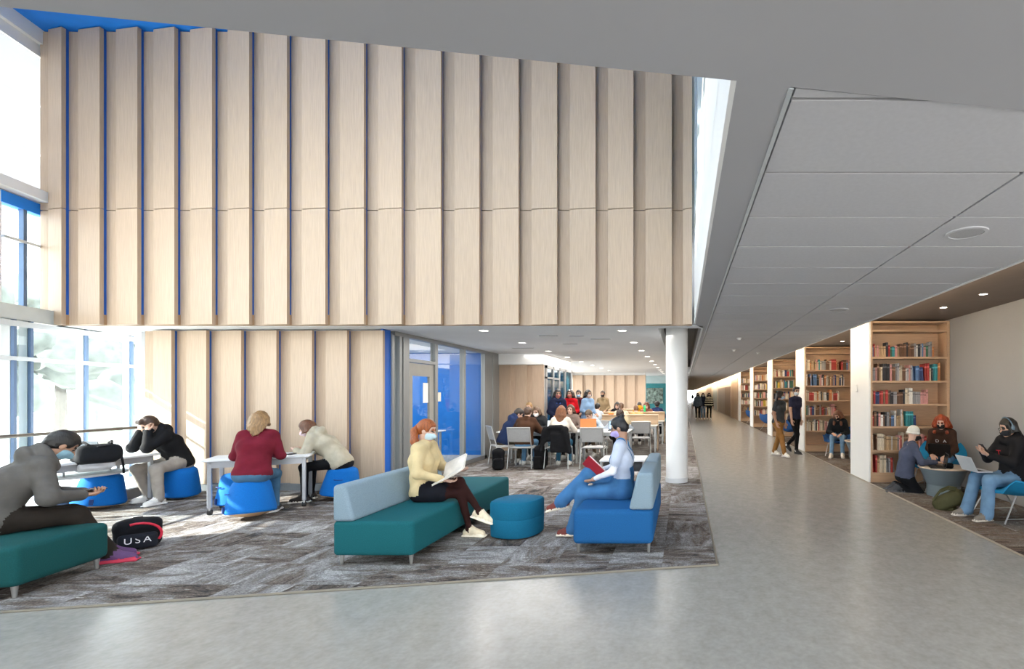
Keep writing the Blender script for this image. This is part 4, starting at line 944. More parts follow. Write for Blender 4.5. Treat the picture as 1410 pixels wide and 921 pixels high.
# ------------------------------------------------------------------ people
def rotx(a): c, s = math.cos(a), math.sin(a); return np.array([[1, 0, 0], [0, c, -s], [0, s, c]])
def roty(a): c, s = math.cos(a), math.sin(a); return np.array([[c, 0, s], [0, 1, 0], [-s, 0, c]])
def rotz(a): c, s = math.cos(a), math.sin(a); return np.array([[c, -s, 0], [s, c, 0], [0, 0, 1]])
def unit(v): return v / (np.linalg.norm(v) + 1e-9)
def ik(a, t, l1, l2, pole):
    a, t = np.array(a, float), np.array(t, float); d = np.linalg.norm(t - a); m = (l1 + l2) * .995
    if d > m: t = a + (t - a) * m / d; d = m
    u = (t - a) / d; x = (l1 * l1 - l2 * l2 + d * d) / (2 * d); h = math.sqrt(max(l1 * l1 - x * x, 0)); p = np.array(pole, float); p = unit(p - u * (p @ u))
    return a + u * x + p * h, t
def hand(F, w, d, n, side, curl=.5, s=1.0, m=0):
    """five-fingered hand: wrist w, pointing d, palm normal n (towards palm), side +1 right / -1 left"""
    d = unit(np.array(d, float)); n = np.array(n, float); n = unit(n - d * (n @ d)); x = np.cross(d, n) * side   # x points to the thumb side
    R = np.stack([x, d, n], 1)
    F.cone(w - d * .03 * s, w + d * .02 * s, .024 * s, .026 * s, m, .015)
    F.box(w + d * .052 * s, np.array([.039, .044, .014]) * s, .012 * s, m, .012, R)
    for i, (off, ln) in enumerate(((.028, .072), (.010, .080), (-.009, .075), (-.027, .058))):
        p0 = w + (d * .088 + x * off) * s; a = curl * (1.0 + .12 * i); p = p0; dr = unit(d * math.cos(a * .5) + n * math.sin(a * .5) + x * off * 1.2)
        for j, fr in enumerate((.45, .32, .23)):
            q = p + dr * ln * fr * s; F.cone(p, q, (.0092 - .0008 * j) * s, (.0086 - .0009 * j) * s, m, .004); p = q
            dr = unit(d * math.cos(a * (.5 + .62 * (j + 1))) + n * math.sin(a * (.5 + .62 * (j + 1))))
    b = w + (d * .022 + x * .034) * s; e = b + (x * .030 + d * .030 + n * .012) * s; F.cone(b, e, .0125 * s, .0105 * s, m, .008); F.cone(e, e + (x * .006 + d * .030 + n * .010) * s, .0102 * s, .008 * s, m, .004)
SKINS = {'fair': (.62, .40, .31), 'light': (.55, .34, .25), 'tan': (.42, .24, .16), 'brown': (.24, .125, .08), 'dark': (.12, .062, .042)}
EYE = mat('eye_dark', (.03, .022, .018), .3); LIP = mat('lips', (.38, .15, .13), .5)
def skin(k): return mat('skin_' + k, SKINS[k], .5, var=.07, scale=12, bump=.05, bscale=60, bdist=.002, spec=.35)
def hairm(col): return mat('hair_' + col, col, .45, var=.35, scale=10, stretch=(9, 9, .7), bump=.6, bscale=16, bdist=.006, spec=.5)

def person(loc, yaw, label, look, pel=(0, 0, .53), lean=8, slouch=12, twist=0, side=0, head=(10, 0, 0), rh=None, lh=None, rf=(.1, .42, .09), lf=(-.1, .42, .09), rfd=None, lfd=None, kp=(0, .4, 1), rkp=None, lkp=None,
           rep=(.5, -.6, -.7), lep=(-.5, -.6, -.7), rhd=None, lhd=None, hn=None, curl=.5, s=1.0, res=.014, hres=.006, group=None, rft=0, lft=0):
    lk = dict(skin='fair', hair='3a2618', style='short', top='555555', topk='sweater', bottom='222428', bk='pants', shoes='e8e6e0', sole='d8d4cc', mask=None, cuff=None); lk.update(look)
    sk = skin(lk['skin']); tm = cloth(lk['top']); bmq = cloth(lk['bottom']); hm = hairm(lk['hair']); shm = mat('shoe_' + lk['shoes'], lk['shoes'], .6, var=.12, scale=20, bump=.2, bscale=40); som = mat('sole_' + lk['sole'], lk['sole'], .7)
    x1 = cloth(lk.get('top2', lk['top'])); x2 = cloth(lk.get('sock', lk['bottom']))
    mats = [sk, tm, bmq, shm, som, EYE, LIP, hm, x1, x2]
    SKIN, TOP, BOT, SHOE, SOLE, EY, LP, HR, TOP2, SOCK = range(10)
    bulk = {'tee': .0, 'shirt': .004, 'sweater': .010, 'hoodie': .020, 'jacket': .018, 'overall': .004}[lk['topk']]
    P = vnp(*pel); Rp = rotz(math.radians(twist * .3)); Rt = rotz(math.radians(twist))
    def axis(deg): return roty(math.radians(side)) @ rotx(-math.radians(deg)) @ vnp(0, 0, 1)
    u1, u2 = axis(lean), axis(lean + slouch); rp, rt = Rp @ vnp(1, 0, 0), Rt @ vnp(1, 0, 0)
    ftor = Rt @ rotx(-math.radians(lean + slouch)) @ vnp(0, 1, 0)
    Wp = P + u1 * .13 * s; C = Wp + unit(u1 + u2) * .20 * s; N = C + u2 * .19 * s
    SR, SL = N - u2 * .05 * s + rt * .152 * s, N - u2 * .05 * s - rt * .152 * s
    hp, hy, hr = [math.radians(a) for a in head]
    RH = Rt @ rotz(-hy) @ rotx(-hp - math.radians((lean + slouch) * .35)) @ roty(hr)
    fwd = vnp(0, 1, 0)
    Hc = N + (unit(u2 * .6 + vnp(0, 0, .4) + Rt @ fwd * .22 * max(0, math.sin(hp + math.radians(lean + slouch)))) * .155) * s
    hs = .93 * s; hpnt = lambda x, y, z: Hc + RH @ (vnp(x, y, z) * hs)
    F = Field()
    for q in (-1, 1):
        F.cone(P + rp * q * .068 * s + u1 * .0, Wp + rt * q * .056 * s, (.113 + bulk) * s, (.094 + bulk) * s, 20, .06)
        F.cone(Wp + rt * q * .056 * s, C + rt * q * .070 * s, (.094 + bulk) * s, (.102 + bulk) * s, TOP, .06)
        F.cone(C + rt * q * .070 * s, N - u2 * .055 * s + rt * q * .105 * s, (.102 + bulk) * s, (.060 + bulk) * s, TOP, .06)
        F.cone(N - u2 * .005 * s, N - u2 * .04 * s + rt * q * .125 * s, (.048 + bulk * .5) * s, (.052 + bulk) * s, TOP, .05)
    F.ell(P - vnp(0, .02, .04) * s, vnp(.17, .125, .10) * s, 20, .05)
    if lk.get('bust'):
        for q in (-1, 1): F.ell(C + rt * q * .07 * s + ftor * .085 * s - u2 * .01, vnp(.06, .055, .06) * s, TOP, .05)
    if lk['topk'] == 'hoodie':   # hood bunched round the neck
        ring = [N + (rt * math.cos(t) * .095 + ftor * (math.sin(t) * .085 - .01) + u2 * (.03 - .045 * math.sin(t))) * s for t in np.linspace(0, 2 * PI, 13)]
        F.chain(ring, [.034 * s] * 13, TOP, .03); F.ell(N - ftor * .105 * s - u2 * .03 * s, vnp(.12, .055, .085) * s, TOP, .04)
    elif lk['topk'] in ('shirt', 'jacket'):
        ring = [N + (rt * math.cos(t) * .068 + ftor * (math.sin(t) * .06) + u2 * (.02 - .02 * math.sin(t))) * s for t in np.linspace(0, 2 * PI, 11)]; F.chain(ring, [.016 * s] * 11, TOP, .02)
    # arms
    pz = P[2]
    rh = vnp(*(rh if rh is not None else (.27 * s, .04, pz - .08 * s))); lh = vnp(*(lh if lh is not None else (-.27 * s, .04, pz - .08 * s)))
    HF = []
    for S_, Ht, q, ep, hd in ((SR, rh, 1, rep, rhd), (SL, lh, -1, lep, lhd)):
        E, Ht = ik(S_, Ht, .275 * s, .245 * s, ep); short = lk['topk'] == 'tee' or lk.get('short')
        F.cone(S_, E, (.054 + bulk) * s, (.043 + bulk) * s, TOP, .045)
        if short:
            F.cone(S_, S_ + (E - S_) * .62, (.060 + bulk) * s, (.058 + bulk) * s, TOP, .02); F.cone(S_ + (E - S_) * .5, E, .043 * s, .040 * s, SKIN if not lk.get('under') else TOP2, .01); F.add = [a for a in F.add if not (a[0] == 'c' and a[5] == TOP and a[3] == (.054 + bulk) * s and np.allclose(a[2], E))]
            F.cone(E, Ht, .040 * s, .027 * s, SKIN if not lk.get('under') else TOP2, .02)
        else:
            F.cone(E, Ht - unit(Ht - E) * .01, (.043 + bulk) * s, (.031 + bulk * .7) * s, TOP, .03); F.cone(Ht - unit(Ht - E) * .03, Ht, (.033 + bulk * .6) * s, (.034 + bulk * .6) * s, TOP if not lk.get('cuff') else TOP2, .01)
        d = unit(Ht - E) if hd is None else unit(vnp(*hd)); n = vnp(*(hn if hn is not None else (0, .15, -1)))
        if abs(n @ d) > .9: n = vnp(-q, .2, 0)
        G = Field(); hand(G, Ht + d * .012, d, n, q, curl, s, SKIN); HF.append(G)
    # legs
    wide = {'pants': .0, 'loose': .016, 'jeans': .006, 'tights': -.010, 'skirt': -.010, 'wide': .02}[lk['bk']]
    lm_ = SOCK if lk['bk'] in ('skirt', 'tights') else BOT
    for q, A, fd, kpq, ft in ((1, rf, rfd, rkp, rft), (-1, lf, lfd, lkp, lft)):
        Hj = P + rp * q * .092 * s - u1 * .015 * s; K, A = ik(Hj, A, .43 * s, .42 * s, kpq or kp)
        F.cone(Hj, K, (.090 + wide * .6) * s, (.060 + wide * .8) * s, lm_ if lk['bk'] != 'skirt' else SOCK, .05)
        if lk['bk'] == 'skirt': F.cone(Hj, Hj + (K - Hj) * .45, .118 * s, .112 * s, BOT, .03)
        F.cone(K, A, (.058 + wide * .8) * s, (.040 + wide * (1.9 if lk['bk'] == 'wide' else 1)) * s, lm_, .035)
        cal = K + (A - K) * .3 - unit(np.cross(vnp(1, 0, 0), A - K)) * .0
        f = unit(vnp(*(fd if fd is not None else (q * .12, 1, 0)))); dn = vnp(0, 0, -1) if ft == 0 else unit(np.cross(np.cross(f, A - K), f)); dn = dn if dn @ (A - K) > 0 else (-dn if ft else dn)
        F.cone(A, A + dn * .03 * s, .040 * s, .040 * s, SOCK if lk.get('sock') else SHOE, .02)
        heel, toe = A - f * .035 * s + dn * .042 * s, A + f * .155 * s + dn * .052 * s
        F.cone(heel, toe, .040 * s, .031 * s, SHOE, .03); F.cone(A + f * .02 * s + dn * .01 * s, toe - f * .03 * s, .042 * s, .034 * s, SHOE, .03)
        lat = unit(np.cross(f, -dn)); F.box(A + f * .058 * s + dn * .078 * s, vnp(.043, .138, .011) * s, .010, SOLE, .006, np.stack([lat, f, -dn], 1))
    # head
    G = Field()
    G.cone(N - u2 * .03 * s - ftor * .012 * s, hpnt(0, -.022, -.06), .050 * s, .050 * s, SKIN, .02)
    G.ell(hpnt(0, -.012, .03), vnp(.076, .096, .090) * hs, SKIN, .03, RH); G.ell(hpnt(0, .022, -.034), vnp(.063, .072, .086) * hs, SKIN, .03, RH); G.ell(hpnt(0, .056, -.098), vnp(.030, .028, .024) * hs, SKIN, .03, RH)
    G.cone(hpnt(0, .090, .006), hpnt(0, .112, -.026), .010 * hs, .0145 * hs, SKIN, .014)
    for q in (-1, 1):
        G.ell(hpnt(q * .078, -.004, -.012), vnp(.011, .021, .031) * hs, SKIN, .008, RH)
        G.ell(hpnt(q * .030, .0815, .006), vnp(.014, .0095, .0075) * hs, EY, .002, RH); G.cone(hpnt(q * .016, .090, .027), hpnt(q * .046, .080, .027), .0055 * hs, .0045 * hs, HR, .004)
    G.cone(hpnt(-.018, .084, -.062), hpnt(.018, .084, -.062), .0085 * hs, .0085 * hs, LP, .004)
    body = soft('person', [(F, res, .0022 if res < .016 else .0), (G, max(hres, .0075))] + [(g, hres) for g in HF], mats, None, loc, yaw, hem=(P, u1, {'overall': .12, 'hoodie': -.075, 'jacket': -.07}.get(lk['topk'], -.04) * s, lk['topk'] != 'overall'), bib=(C, rt, ftor, u2) if lk['topk'] == 'overall' else None)
    tag(body, label, 'person', group)
    # hair
    st = lk['style']; hh = max(.0075, hres); Hf = Field(); hm_name = 'hair'; rng = random.Random(hash(label) % 9999 if False else len(label))
    def cap(zc=.036, gr=0.0): Hf.ell(hpnt(0, -.018, zc), (vnp(.083, .104, .096) + gr) * hs, 0, .02, RH)
    def nape(): Hf.ell(hpnt(0, -.05, -.012), vnp(.072, .066, .078) * hs, 0, .03, RH)
    def face(zt=.058, yf=.032, w=.068): Hf.cutbox(hpnt(0, yf + .2, zt - .2), vnp(w, .2, .2) * hs, RH, .03); Hf.cutbox(hpnt(0, 0.02, -.25), vnp(.2, .08, .185) * hs, RH, .02)
    if st in ('short', 'quiff', 'curly', 'pony', 'bun', 'bob', 'long', 'wavy'): cap(gr=.012 if st == 'curly' else .006); nape()
    if st == 'short': face(.062, .036); Hf.cutbox(hpnt(0, -.05, -.30), vnp(.2, .3, .215) * hs, RH, .02)
    if st == 'quiff': Hf.cone(hpnt(-.05, .055, .098), hpnt(.05, .06, .102), .026 * hs, .03 * hs, 0, .03); face(.068, .04); Hf.cutbox(hpnt(0, -.05, -.30), vnp(.2, .3, .215) * hs, RH, .02)
    if st == 'curly':
        for i in range(46):
            t, z = rng.uniform(0, 2 * PI), rng.uniform(-.25, 1); r = math.sqrt(max(0, 1 - z * z)); x, y = r * math.cos(t), r * math.sin(t)
            if y > .55 and z < .55: continue
            Hf.ell(hpnt(x * .088, -.018 + y * .10, .04 + z * .095), vnp(.026, .026, .026) * hs, 0, .012)
        face(.062, .045)
    back = RH @ vnp(0, -1, 0); rgt = RH @ vnp(1, 0, 0); dwn = unit(vnp(0, 0, -1) * .8 + RH @ vnp(0, 0, -1) * .4)
    if st in ('long', 'wavy', 'bob'):
        L_ = {'long': .34, 'wavy': .32, 'bob': .13}[st] * s; L_ = lk.get('hl', L_); thick = .046 if st == 'wavy' else .034
        for q in np.linspace(-1, 1, 7):
            a = hpnt(q * .07, -.05 - .045 * (1 - q * q), .03); b = a + dwn * .14 * s + back * .012; c = a + dwn * L_ + back * (.035 if L_ > .2 else 0)
            off = rgt * (q * (.05 if st == 'wavy' else .032) + (.012 * math.sin(q * 9) if st == 'wavy' else 0)); Hf.chain([a, b + off, c + off * .8], [thick * hs * 1.15, thick * hs * 1.2, thick * hs * .55], 0, .02)
        for q in (-1, 1):   # strands beside the face
            a = hpnt(q * .066, .028, .06); b = hpnt(q * .088, .02, -.05); c = b + dwn * max(.04, L_ - .17) + RH @ vnp(q * .012, .05, 0); Hf.chain([a, b, c], [.022 * hs, .026 * hs if st != 'wavy' else .042 * hs, .014 * hs if st != 'wavy' else .03 * hs], 0, .015)
        face(.066, .045, .058)
    if st == 'pony':
        face(.066, .040); a = hpnt(0, -.115, .03); Hf.cutbox(hpnt(0, 0.0, -.30), vnp(.2, .3, .215) * hs, RH, .02)
        sd = lk.get('tail', (0, -.06, -.30)); b = a + RH @ vnp(sd[0] * .35, sd[1] * .6 - .02, -.05); c = a + RH @ vnp(*sd)
        pts = [a, b, (b + c) / 2 + back * .015, c] if 'tailpts' not in lk else [a] + [hpnt(*t) for t in lk['tailpts']]
        T2 = Field(); T2.chain(pts, ([.024, .038, .040, .034, .016] if len(pts) == 5 else [.022, .036, .036, .014]), 0, .02); soft('ponytail', [(T2, hh)], [hm], body)
    if st == 'bun': face(.066, .040); Hf.cutbox(hpnt(0, 0.0, -.30), vnp(.2, .3, .215) * hs, RH, .02); Hf.ell(hpnt(0, -.085, .118), vnp(.034, .034, .03) * hs, 0, .012)
    if st == 'beanie':
        Hf.ell(hpnt(0, -.022, .045), vnp(.088, .106, .108) * hs, 0, .02, RH); Hf.cutbox(hpnt(0, 0, -.205), vnp(.3, .3, .2) * hs, RH @ rotx(.0), .005); hm_name = 'beanie'
        ring = [hpnt(.087 * math.cos(t), -.02 + .106 * math.sin(t), .012 + .012 * math.sin(t)) for t in np.linspace(0, 2 * PI, 19)]; Hf.chain(ring, [.013 * hs] * 19, 0, .012); hm = cloth(lk['hat'], bscale=60)
    if Hf.add: soft(hm_name, [(Hf, hh, .0022 if st in ('long', 'wavy', 'short', 'quiff') else 0, 75)], [hm], body)
    if lk['mask']:
        K_ = Field(); K_.ell(hpnt(0, .027, -.044), vnp(.0685, .080, .082) * hs, 0, .02, RH); K_.cone(hpnt(0, .10, -.012), hpnt(0, .112, -.05), .012 * hs, .022 * hs, 0, .02)
        K_.cutbox(hpnt(0, 0, .186), vnp(.3, .3, .2) * hs, RH, .004); K_.cutbox(hpnt(0, -.28, 0), vnp(.3, .3, .3) * hs, RH, .004)
        for q in (-1, 1): K_.cone(hpnt(q * .062, .022, -.03), hpnt(q * .083, -.004, .012), .0035, .0035, 0, .003); K_.cone(hpnt(q * .058, .022, -.08), hpnt(q * .083, -.008, -.036), .0035, .0035, 0, .003)
        soft('face_mask', [(K_, min(hh, .008))], [mat('mask_' + lk['mask'], lk['mask'], .8, var=.06, scale=60)], body)
    if lk.get('glasses'):
        gf = Field()
        for q in (-1, 1):
            gf.chain([hpnt(q * .032 + .022 * math.cos(t), .099, .004 + .018 * math.sin(t)) for t in np.linspace(0, 2 * PI, 11)], [.0035] * 11, 0, .003); gf.cone(hpnt(q * .054, .095, .008), hpnt(q * .082, .0, .012), .0032, .0032, 0, .003)
        soft('glasses', [(gf, .006)], [BLACKP], body)
    if lk.get('phones'):
        K_ = Field(); K_.chain([hpnt(.096 * math.cos(t), -.012, .02 + .125 * math.sin(t)) for t in np.linspace(0, PI, 12)], [.009 * hs] * 12, 0, .006)
        for q in (-1, 1): K_.ell(hpnt(q * .096, -.006, -.008), vnp(.02, .036, .042) * hs, 0, .01, RH)
        soft('headphones', [(K_, .0075)], [mat('headphone_blue_grey', (.10, .16, .22), .4, var=.05)], body)
    body['_h'] = 0; del body['_h']
    return body, dict(RH=RH, N=N, C=C, Hc=Hc, f=ftor, u=u2, r=rt)
def world(body_loc, yaw, p): return Vector(body_loc) + Matrix.Rotation(yaw, 3, 'Z') @ Vector(p)
R_ = math.radians

# --- lounge
person((-5.80, 4.03, .009), R_(-31), 'man in grey hoodie hunched over a phone on the green bench', dict(skin='tan', hair='14110f', style='short', top='5d5a57', topk='hoodie', bottom='2b2622', bk='loose', shoes='5a3a66', sole='c03a52', mask='8fb6c8'),
       pel=(0, 0, .525), lean=18, slouch=25, head=(28, -6, 0), rh=(.12, .47, .66), lh=(-.02, .50, .66), rf=(.13, .64, .095), lf=(-.06, .66, .095), rfd=(.6, .8, 0), lfd=(.5, .85, 0), rep=(.8, -.5, -.5), lep=(-.8, -.4, -.5), curl=.9, hn=(0, 0, 1), s=1.05, res=.009, hres=.005)
tag(MB().rbox(-.036, .036, -.075, .075, -.004, .004, .003, 1).build('phone', BLACKP, loc=(-5.48, 4.50, .70), rz=R_(-31)), 'phone held by the man in grey hoodie', 'phone')
person((-7.68, 7.36, .009), R_(166), 'student in black hoodie resting his cheek on his fists at the table', dict(skin='light', hair='3f2a1c', style='quiff', top='1d1d1f', topk='hoodie', bottom='a59c92', bk='loose', shoes='f0eeea', sole='f4f2ee', mask='15161a'),
       pel=(0, 0, .56), lean=18, slouch=22, head=(26, 14, 0), rh=(.085, .40, 1.03), lh=(-.075, .40, 1.03), rf=(.10, .30, .09), lf=(-.30, .40, .09), rep=(.3, .2, -1), lep=(-.3, .2, -1), rhd=(-.1, 0, 1), lhd=(0.1, 0, 1), hn=(0, -1, 0), curl=1.6, s=1.0, res=.009, hres=.005)
person((-5.46, 6.12, .009), R_(30), 'student in burgundy sweater seated with her back turned, long fair hair', dict(skin='fair', hair='8a6a45', style='long', top='6a1c2b', topk='sweater', bottom='4a6f8c', bk='jeans', shoes='3a3a3c', sole='dcdcdc', hl=.37),
       pel=(0, 0, .585), lean=10, slouch=10, side=4, head=(18, 12, 0), rh=(.16, .34, .765), lh=(-.14, .40, .765), rf=(.16, .34, .09), lf=(-.15, .36, .09), rep=(.45, -.5, -.8), lep=(-.45, -.5, -.8), res=.009, hres=.005)
person((-5.16, 7.28, .009), R_(104), 'student in cream hoodie leaning over the table', dict(skin='fair', hair='5f3820', style='bob', top='b3ab98', topk='hoodie', bottom='17171a', bk='pants', shoes='2c2522', sole='d5d0c8', mask='e3cdd6', hl=.05),
       pel=(0, 0, .565), lean=32, slouch=18, head=(8, 0, 0), rh=(.12, .52, .755), lh=(-.12, .52, .755), rf=(.12, .44, .09), lf=(-.16, .40, .09), rep=(.7, -.2, -.7), lep=(-.7, -.2, -.7), res=.009, hres=.005)
person((-2.99, 5.35, .009), R_(-88), 'woman with red ponytail reading a large book on the green sofa', dict(skin='fair', hair='8f4a1c', style='pony', top='cdb98f', topk='sweater', bottom='17181f', bk='skirt', sock='2c1614', shoes='ded0b4', sole='efe6d2', mask='bcd6e2', bust=1, tailpts=((.05, -.12, -.05), (.10, -.06, -.15), (.115, .03, -.25), (.10, .07, -.36))),
       pel=(0, .13, .525), lean=-8, slouch=14, head=(16, 0, 0), rh=(.13, .36, .655), lh=(-.15, .40, .72), rf=(.05, .63, .095), lf=(.09, .76, .29), lfd=(.1, .9, -.30), lft=1, rkp=(.1, .6, 1), lkp=(.25, .5, 1.2), rep=(.6, -.5, -.6), lep=(-.6, -.4, -.6), hn=(0, .2, 1), curl=.7, s=.97, res=.009, hres=.005)
girl, gi = person((-.68, 5.36, .009), R_(88), 'girl in denim overalls and lilac mask reading a red book', dict(skin='tan', hair='15171c', style='bun', top='b9c3d6', topk='overall', bottom='3f6f9e', bk='wide', shoes='6e2f26', sole='e6dcc8', sock='2f3fa8', mask='b4a6e0', bust=1, top2='dfe1ea', short=1, under=1),
       pel=(0, 0, .545), lean=-4, slouch=10, head=(20, 0, 0), lh=(-.12, .27, .66), rh=(.14, .30, .70), lf=(-.02, .54, .095), rf=(-.06, .66, .40), rfd=(-.1, .9, -.18), rft=1, lkp=(-.1, .5, 1), rkp=(-.2, .3, 1.4), rep=(.6, -.5, -.6), lep=(-.6, -.5, -.6), hn=(0, .2, 1), curl=.8, s=.98, res=.009, hres=.005)
cl = Field(); cl.ell(gi['Hc'] + gi['RH'] @ vnp(.0, -.118, .045), vnp(.045, .04, .055), 0, .01, gi['RH']); soft('hair_clip', [(cl, .008)], [mat('cream_clip', (.62, .48, .28), .5, var=.1)], girl)
# --- corridor
person((2.42, 12.35, 0), R_(218), 'woman in charcoal tie-dye tee and tan trousers walking', dict(skin='tan', hair='1c1512', style='long', top='3e4144', topk='tee', bottom='8a6236', bk='loose', shoes='e9e4da', mask='8fa8bd', hl=.26), pel=(0, 0, .90), lean=3, slouch=4, head=(4, -30, 0), rf=(.08, .26, .09), lf=(-.10, -.24, .10), kp=(0, 1, .1), rh=(.20, .10, .88), lh=(-.24, .02, .80), rep=(.4, -1, 0), lep=(-.4, -1, 0), s=.97, res=.014, hres=.007)
person((2.98, 13.05, 0), R_(214), 'man in navy tee and black trousers walking past the shelves', dict(skin='light', hair='1d1815', style='quiff', top='2a2d42', topk='tee', bottom='141416', bk='pants', shoes='16161a', sole='2a2a2e', sock='e6e6e6', mask='c9d3da'), pel=(0, 0, .955), lean=3, slouch=4, head=(2, 25, 0), rf=(.09, .16, .09), lf=(-.10, -.34, .20), lfd=(0, .8, -.55), lft=1, kp=(0, 1, .1), rh=(.25, .14, .92), lh=(-.26, .0, .84), rep=(.4, -1, 0), lep=(-.4, -1, 0), s=1.05, res=.014, hres=.007)
for k, (x, y, lb, lk) in enumerate(((.86, 30, 'walker in grey denim jacket in the distant trio', dict(top='4b5560', topk='jacket', bottom='141416', style='long', hair='15110f')), (1.2, 30.3, 'walker in dark top and blue jeans between two friends', dict(top='23283a', topk='sweater', bottom='5d86a8', bk='jeans', style='long', hair='2a1a12')), (1.56, 29.9, 'walker in black and cream striped sweater', dict(top='23201c', topk='sweater', bottom='1d1f1c', style='bob', hair='14110f')), (1.8, 100, 'lone dark figure far down the corridor', dict(top='22242a', topk='jacket', bottom='1a1a1e')))):
    bd, nf = person((x, y, 0), PI, lb, dict(mask='20242a' if k != 1 else 'a8b4c0', **lk), pel=(0, 0, .90), lean=2, slouch=3, head=(3, 0, 0), rf=(.09, .16 if k % 2 else -.1, .09), lf=(-.09, -.12 if k % 2 else .16, .09), kp=(0, 1, .1), rep=(.4, -1, 0), lep=(-.4, -1, 0), s=.98, res=.022, hres=.011)
    if k == 2:   # the pale stripes of the sweater
        me = bd.data; me.materials.append(cloth('c9bda0')); zz = np.zeros(len(me.vertices) * 3, np.float32); me.vertices.foreach_get('co', zz); zz = zz.reshape(-1, 3)
        for p in me.polygons:
            if p.material_index == 1 and int(zz[p.vertices[0], 2] / .07) % 2: p.material_index = len(me.materials) - 1
# --- alcoves
person((3.98, 12.42, .009), R_(158), 'woman with long brown hair and black mask in the second alcove', dict(skin='fair', hair='5a3520', style='wavy', top='1f2226', topk='jacket', bottom='6d8cab', bk='jeans', shoes='d8cfc4', mask='15161a'), pel=(0, 0, .50), lean=28, slouch=14, head=(20, 20, 0), rh=(.12, .45, .60), lh=(-.1, .42, .58), rf=(.14, .50, .09), lf=(-.12, .42, .09), res=.016, hres=.008)
person((3.60, 7.88, .009), R_(-100), 'student in white beanie and blue-grey sweater kneeling at the round table', dict(skin='fair', style='beanie', hat='c9cac4', hair='6a5a4a', top='4a5166', topk='sweater', bottom='17191e', bk='pants', shoes='3a3d44', sole='5a5d64', mask='17181b'), pel=(0, 0, .27), lean=6, slouch=10, head=(6, 0, 0), rh=(.20, .40, .50), lh=(-.06, .36, .30), rf=(.10, -.12, .10), lf=(-.10, -.12, .10), rfd=(0, -.9, -.3), lfd=(0, -.9, -.3), kp=(0, 1, .35), rep=(.7, -.5, -.6), lep=(-.7, -.5, -.6), s=1.0, res=.010, hres=.006)
bd2, n2 = person((4.34, 8.08, .009), R_(142), 'student with curly red hair and brown sweatshirt at a dark laptop', dict(skin='fair', hair='8a3510', style='wavy', top='3c2a22', topk='sweater', bottom='5d88b4', bk='jeans', shoes='d8d4cc', mask='17181b', hl=.27), pel=(0, 0, .50), lean=10, slouch=14, head=(14, 0, 0), rh=(.10, .40, .60), lh=(-.12, .40, .60), rf=(.12, .40, .09), lf=(-.12, .40, .09), s=.97, res=.010, hres=.006)
bd3, n3 = person((4.20, 6.16, .009), R_(96), 'student with headphones and black hoodie looking at a phone', dict(skin='light', hair='17130f', style='bob', top='1c1c1f', topk='hoodie', bottom='6788a8', bk='wide', shoes='6f6a63', sole='c9c4ba', mask='1f2328', glasses=1, phones=1, hl=.03), pel=(0, 0, .50), lean=-2, slouch=14, head=(16, 0, 0), rh=(.10, .34, .83), lh=(-.05, .35, .80), rf=(.16, .52, .09), lf=(-.12, .46, .09), rep=(.7, -.4, -.8), lep=(-.7, -.4, -.8), hn=(0, -.4, 1), curl=.9, s=.98, res=.010, hres=.005)
em = text('emblem', 'T', .13, mat('red_print', (.62, .03, .05), .8), bd3, (0, 0, 0), (0, 0, 0)); 
def on_chest(o, info, dz, dx=0, out=.148):
    p = info['C'] + info['f'] * out + info['u'] * dz + info['r'] * dx; o.location = p
    o.rotation_euler = Matrix((-Vector(info['r']), Vector(info['u']), Vector(info['f']))).transposed().to_euler()
on_chest(em, n3, .02, .05)
for k, ch in enumerate('DA'): on_chest(text('letter', ch, .075, mat('white_print', (.7, .7, .72), .8), bd2, (0, 0, 0), (0, 0, 0)), n2, .06, .055 - k * .11, .142)
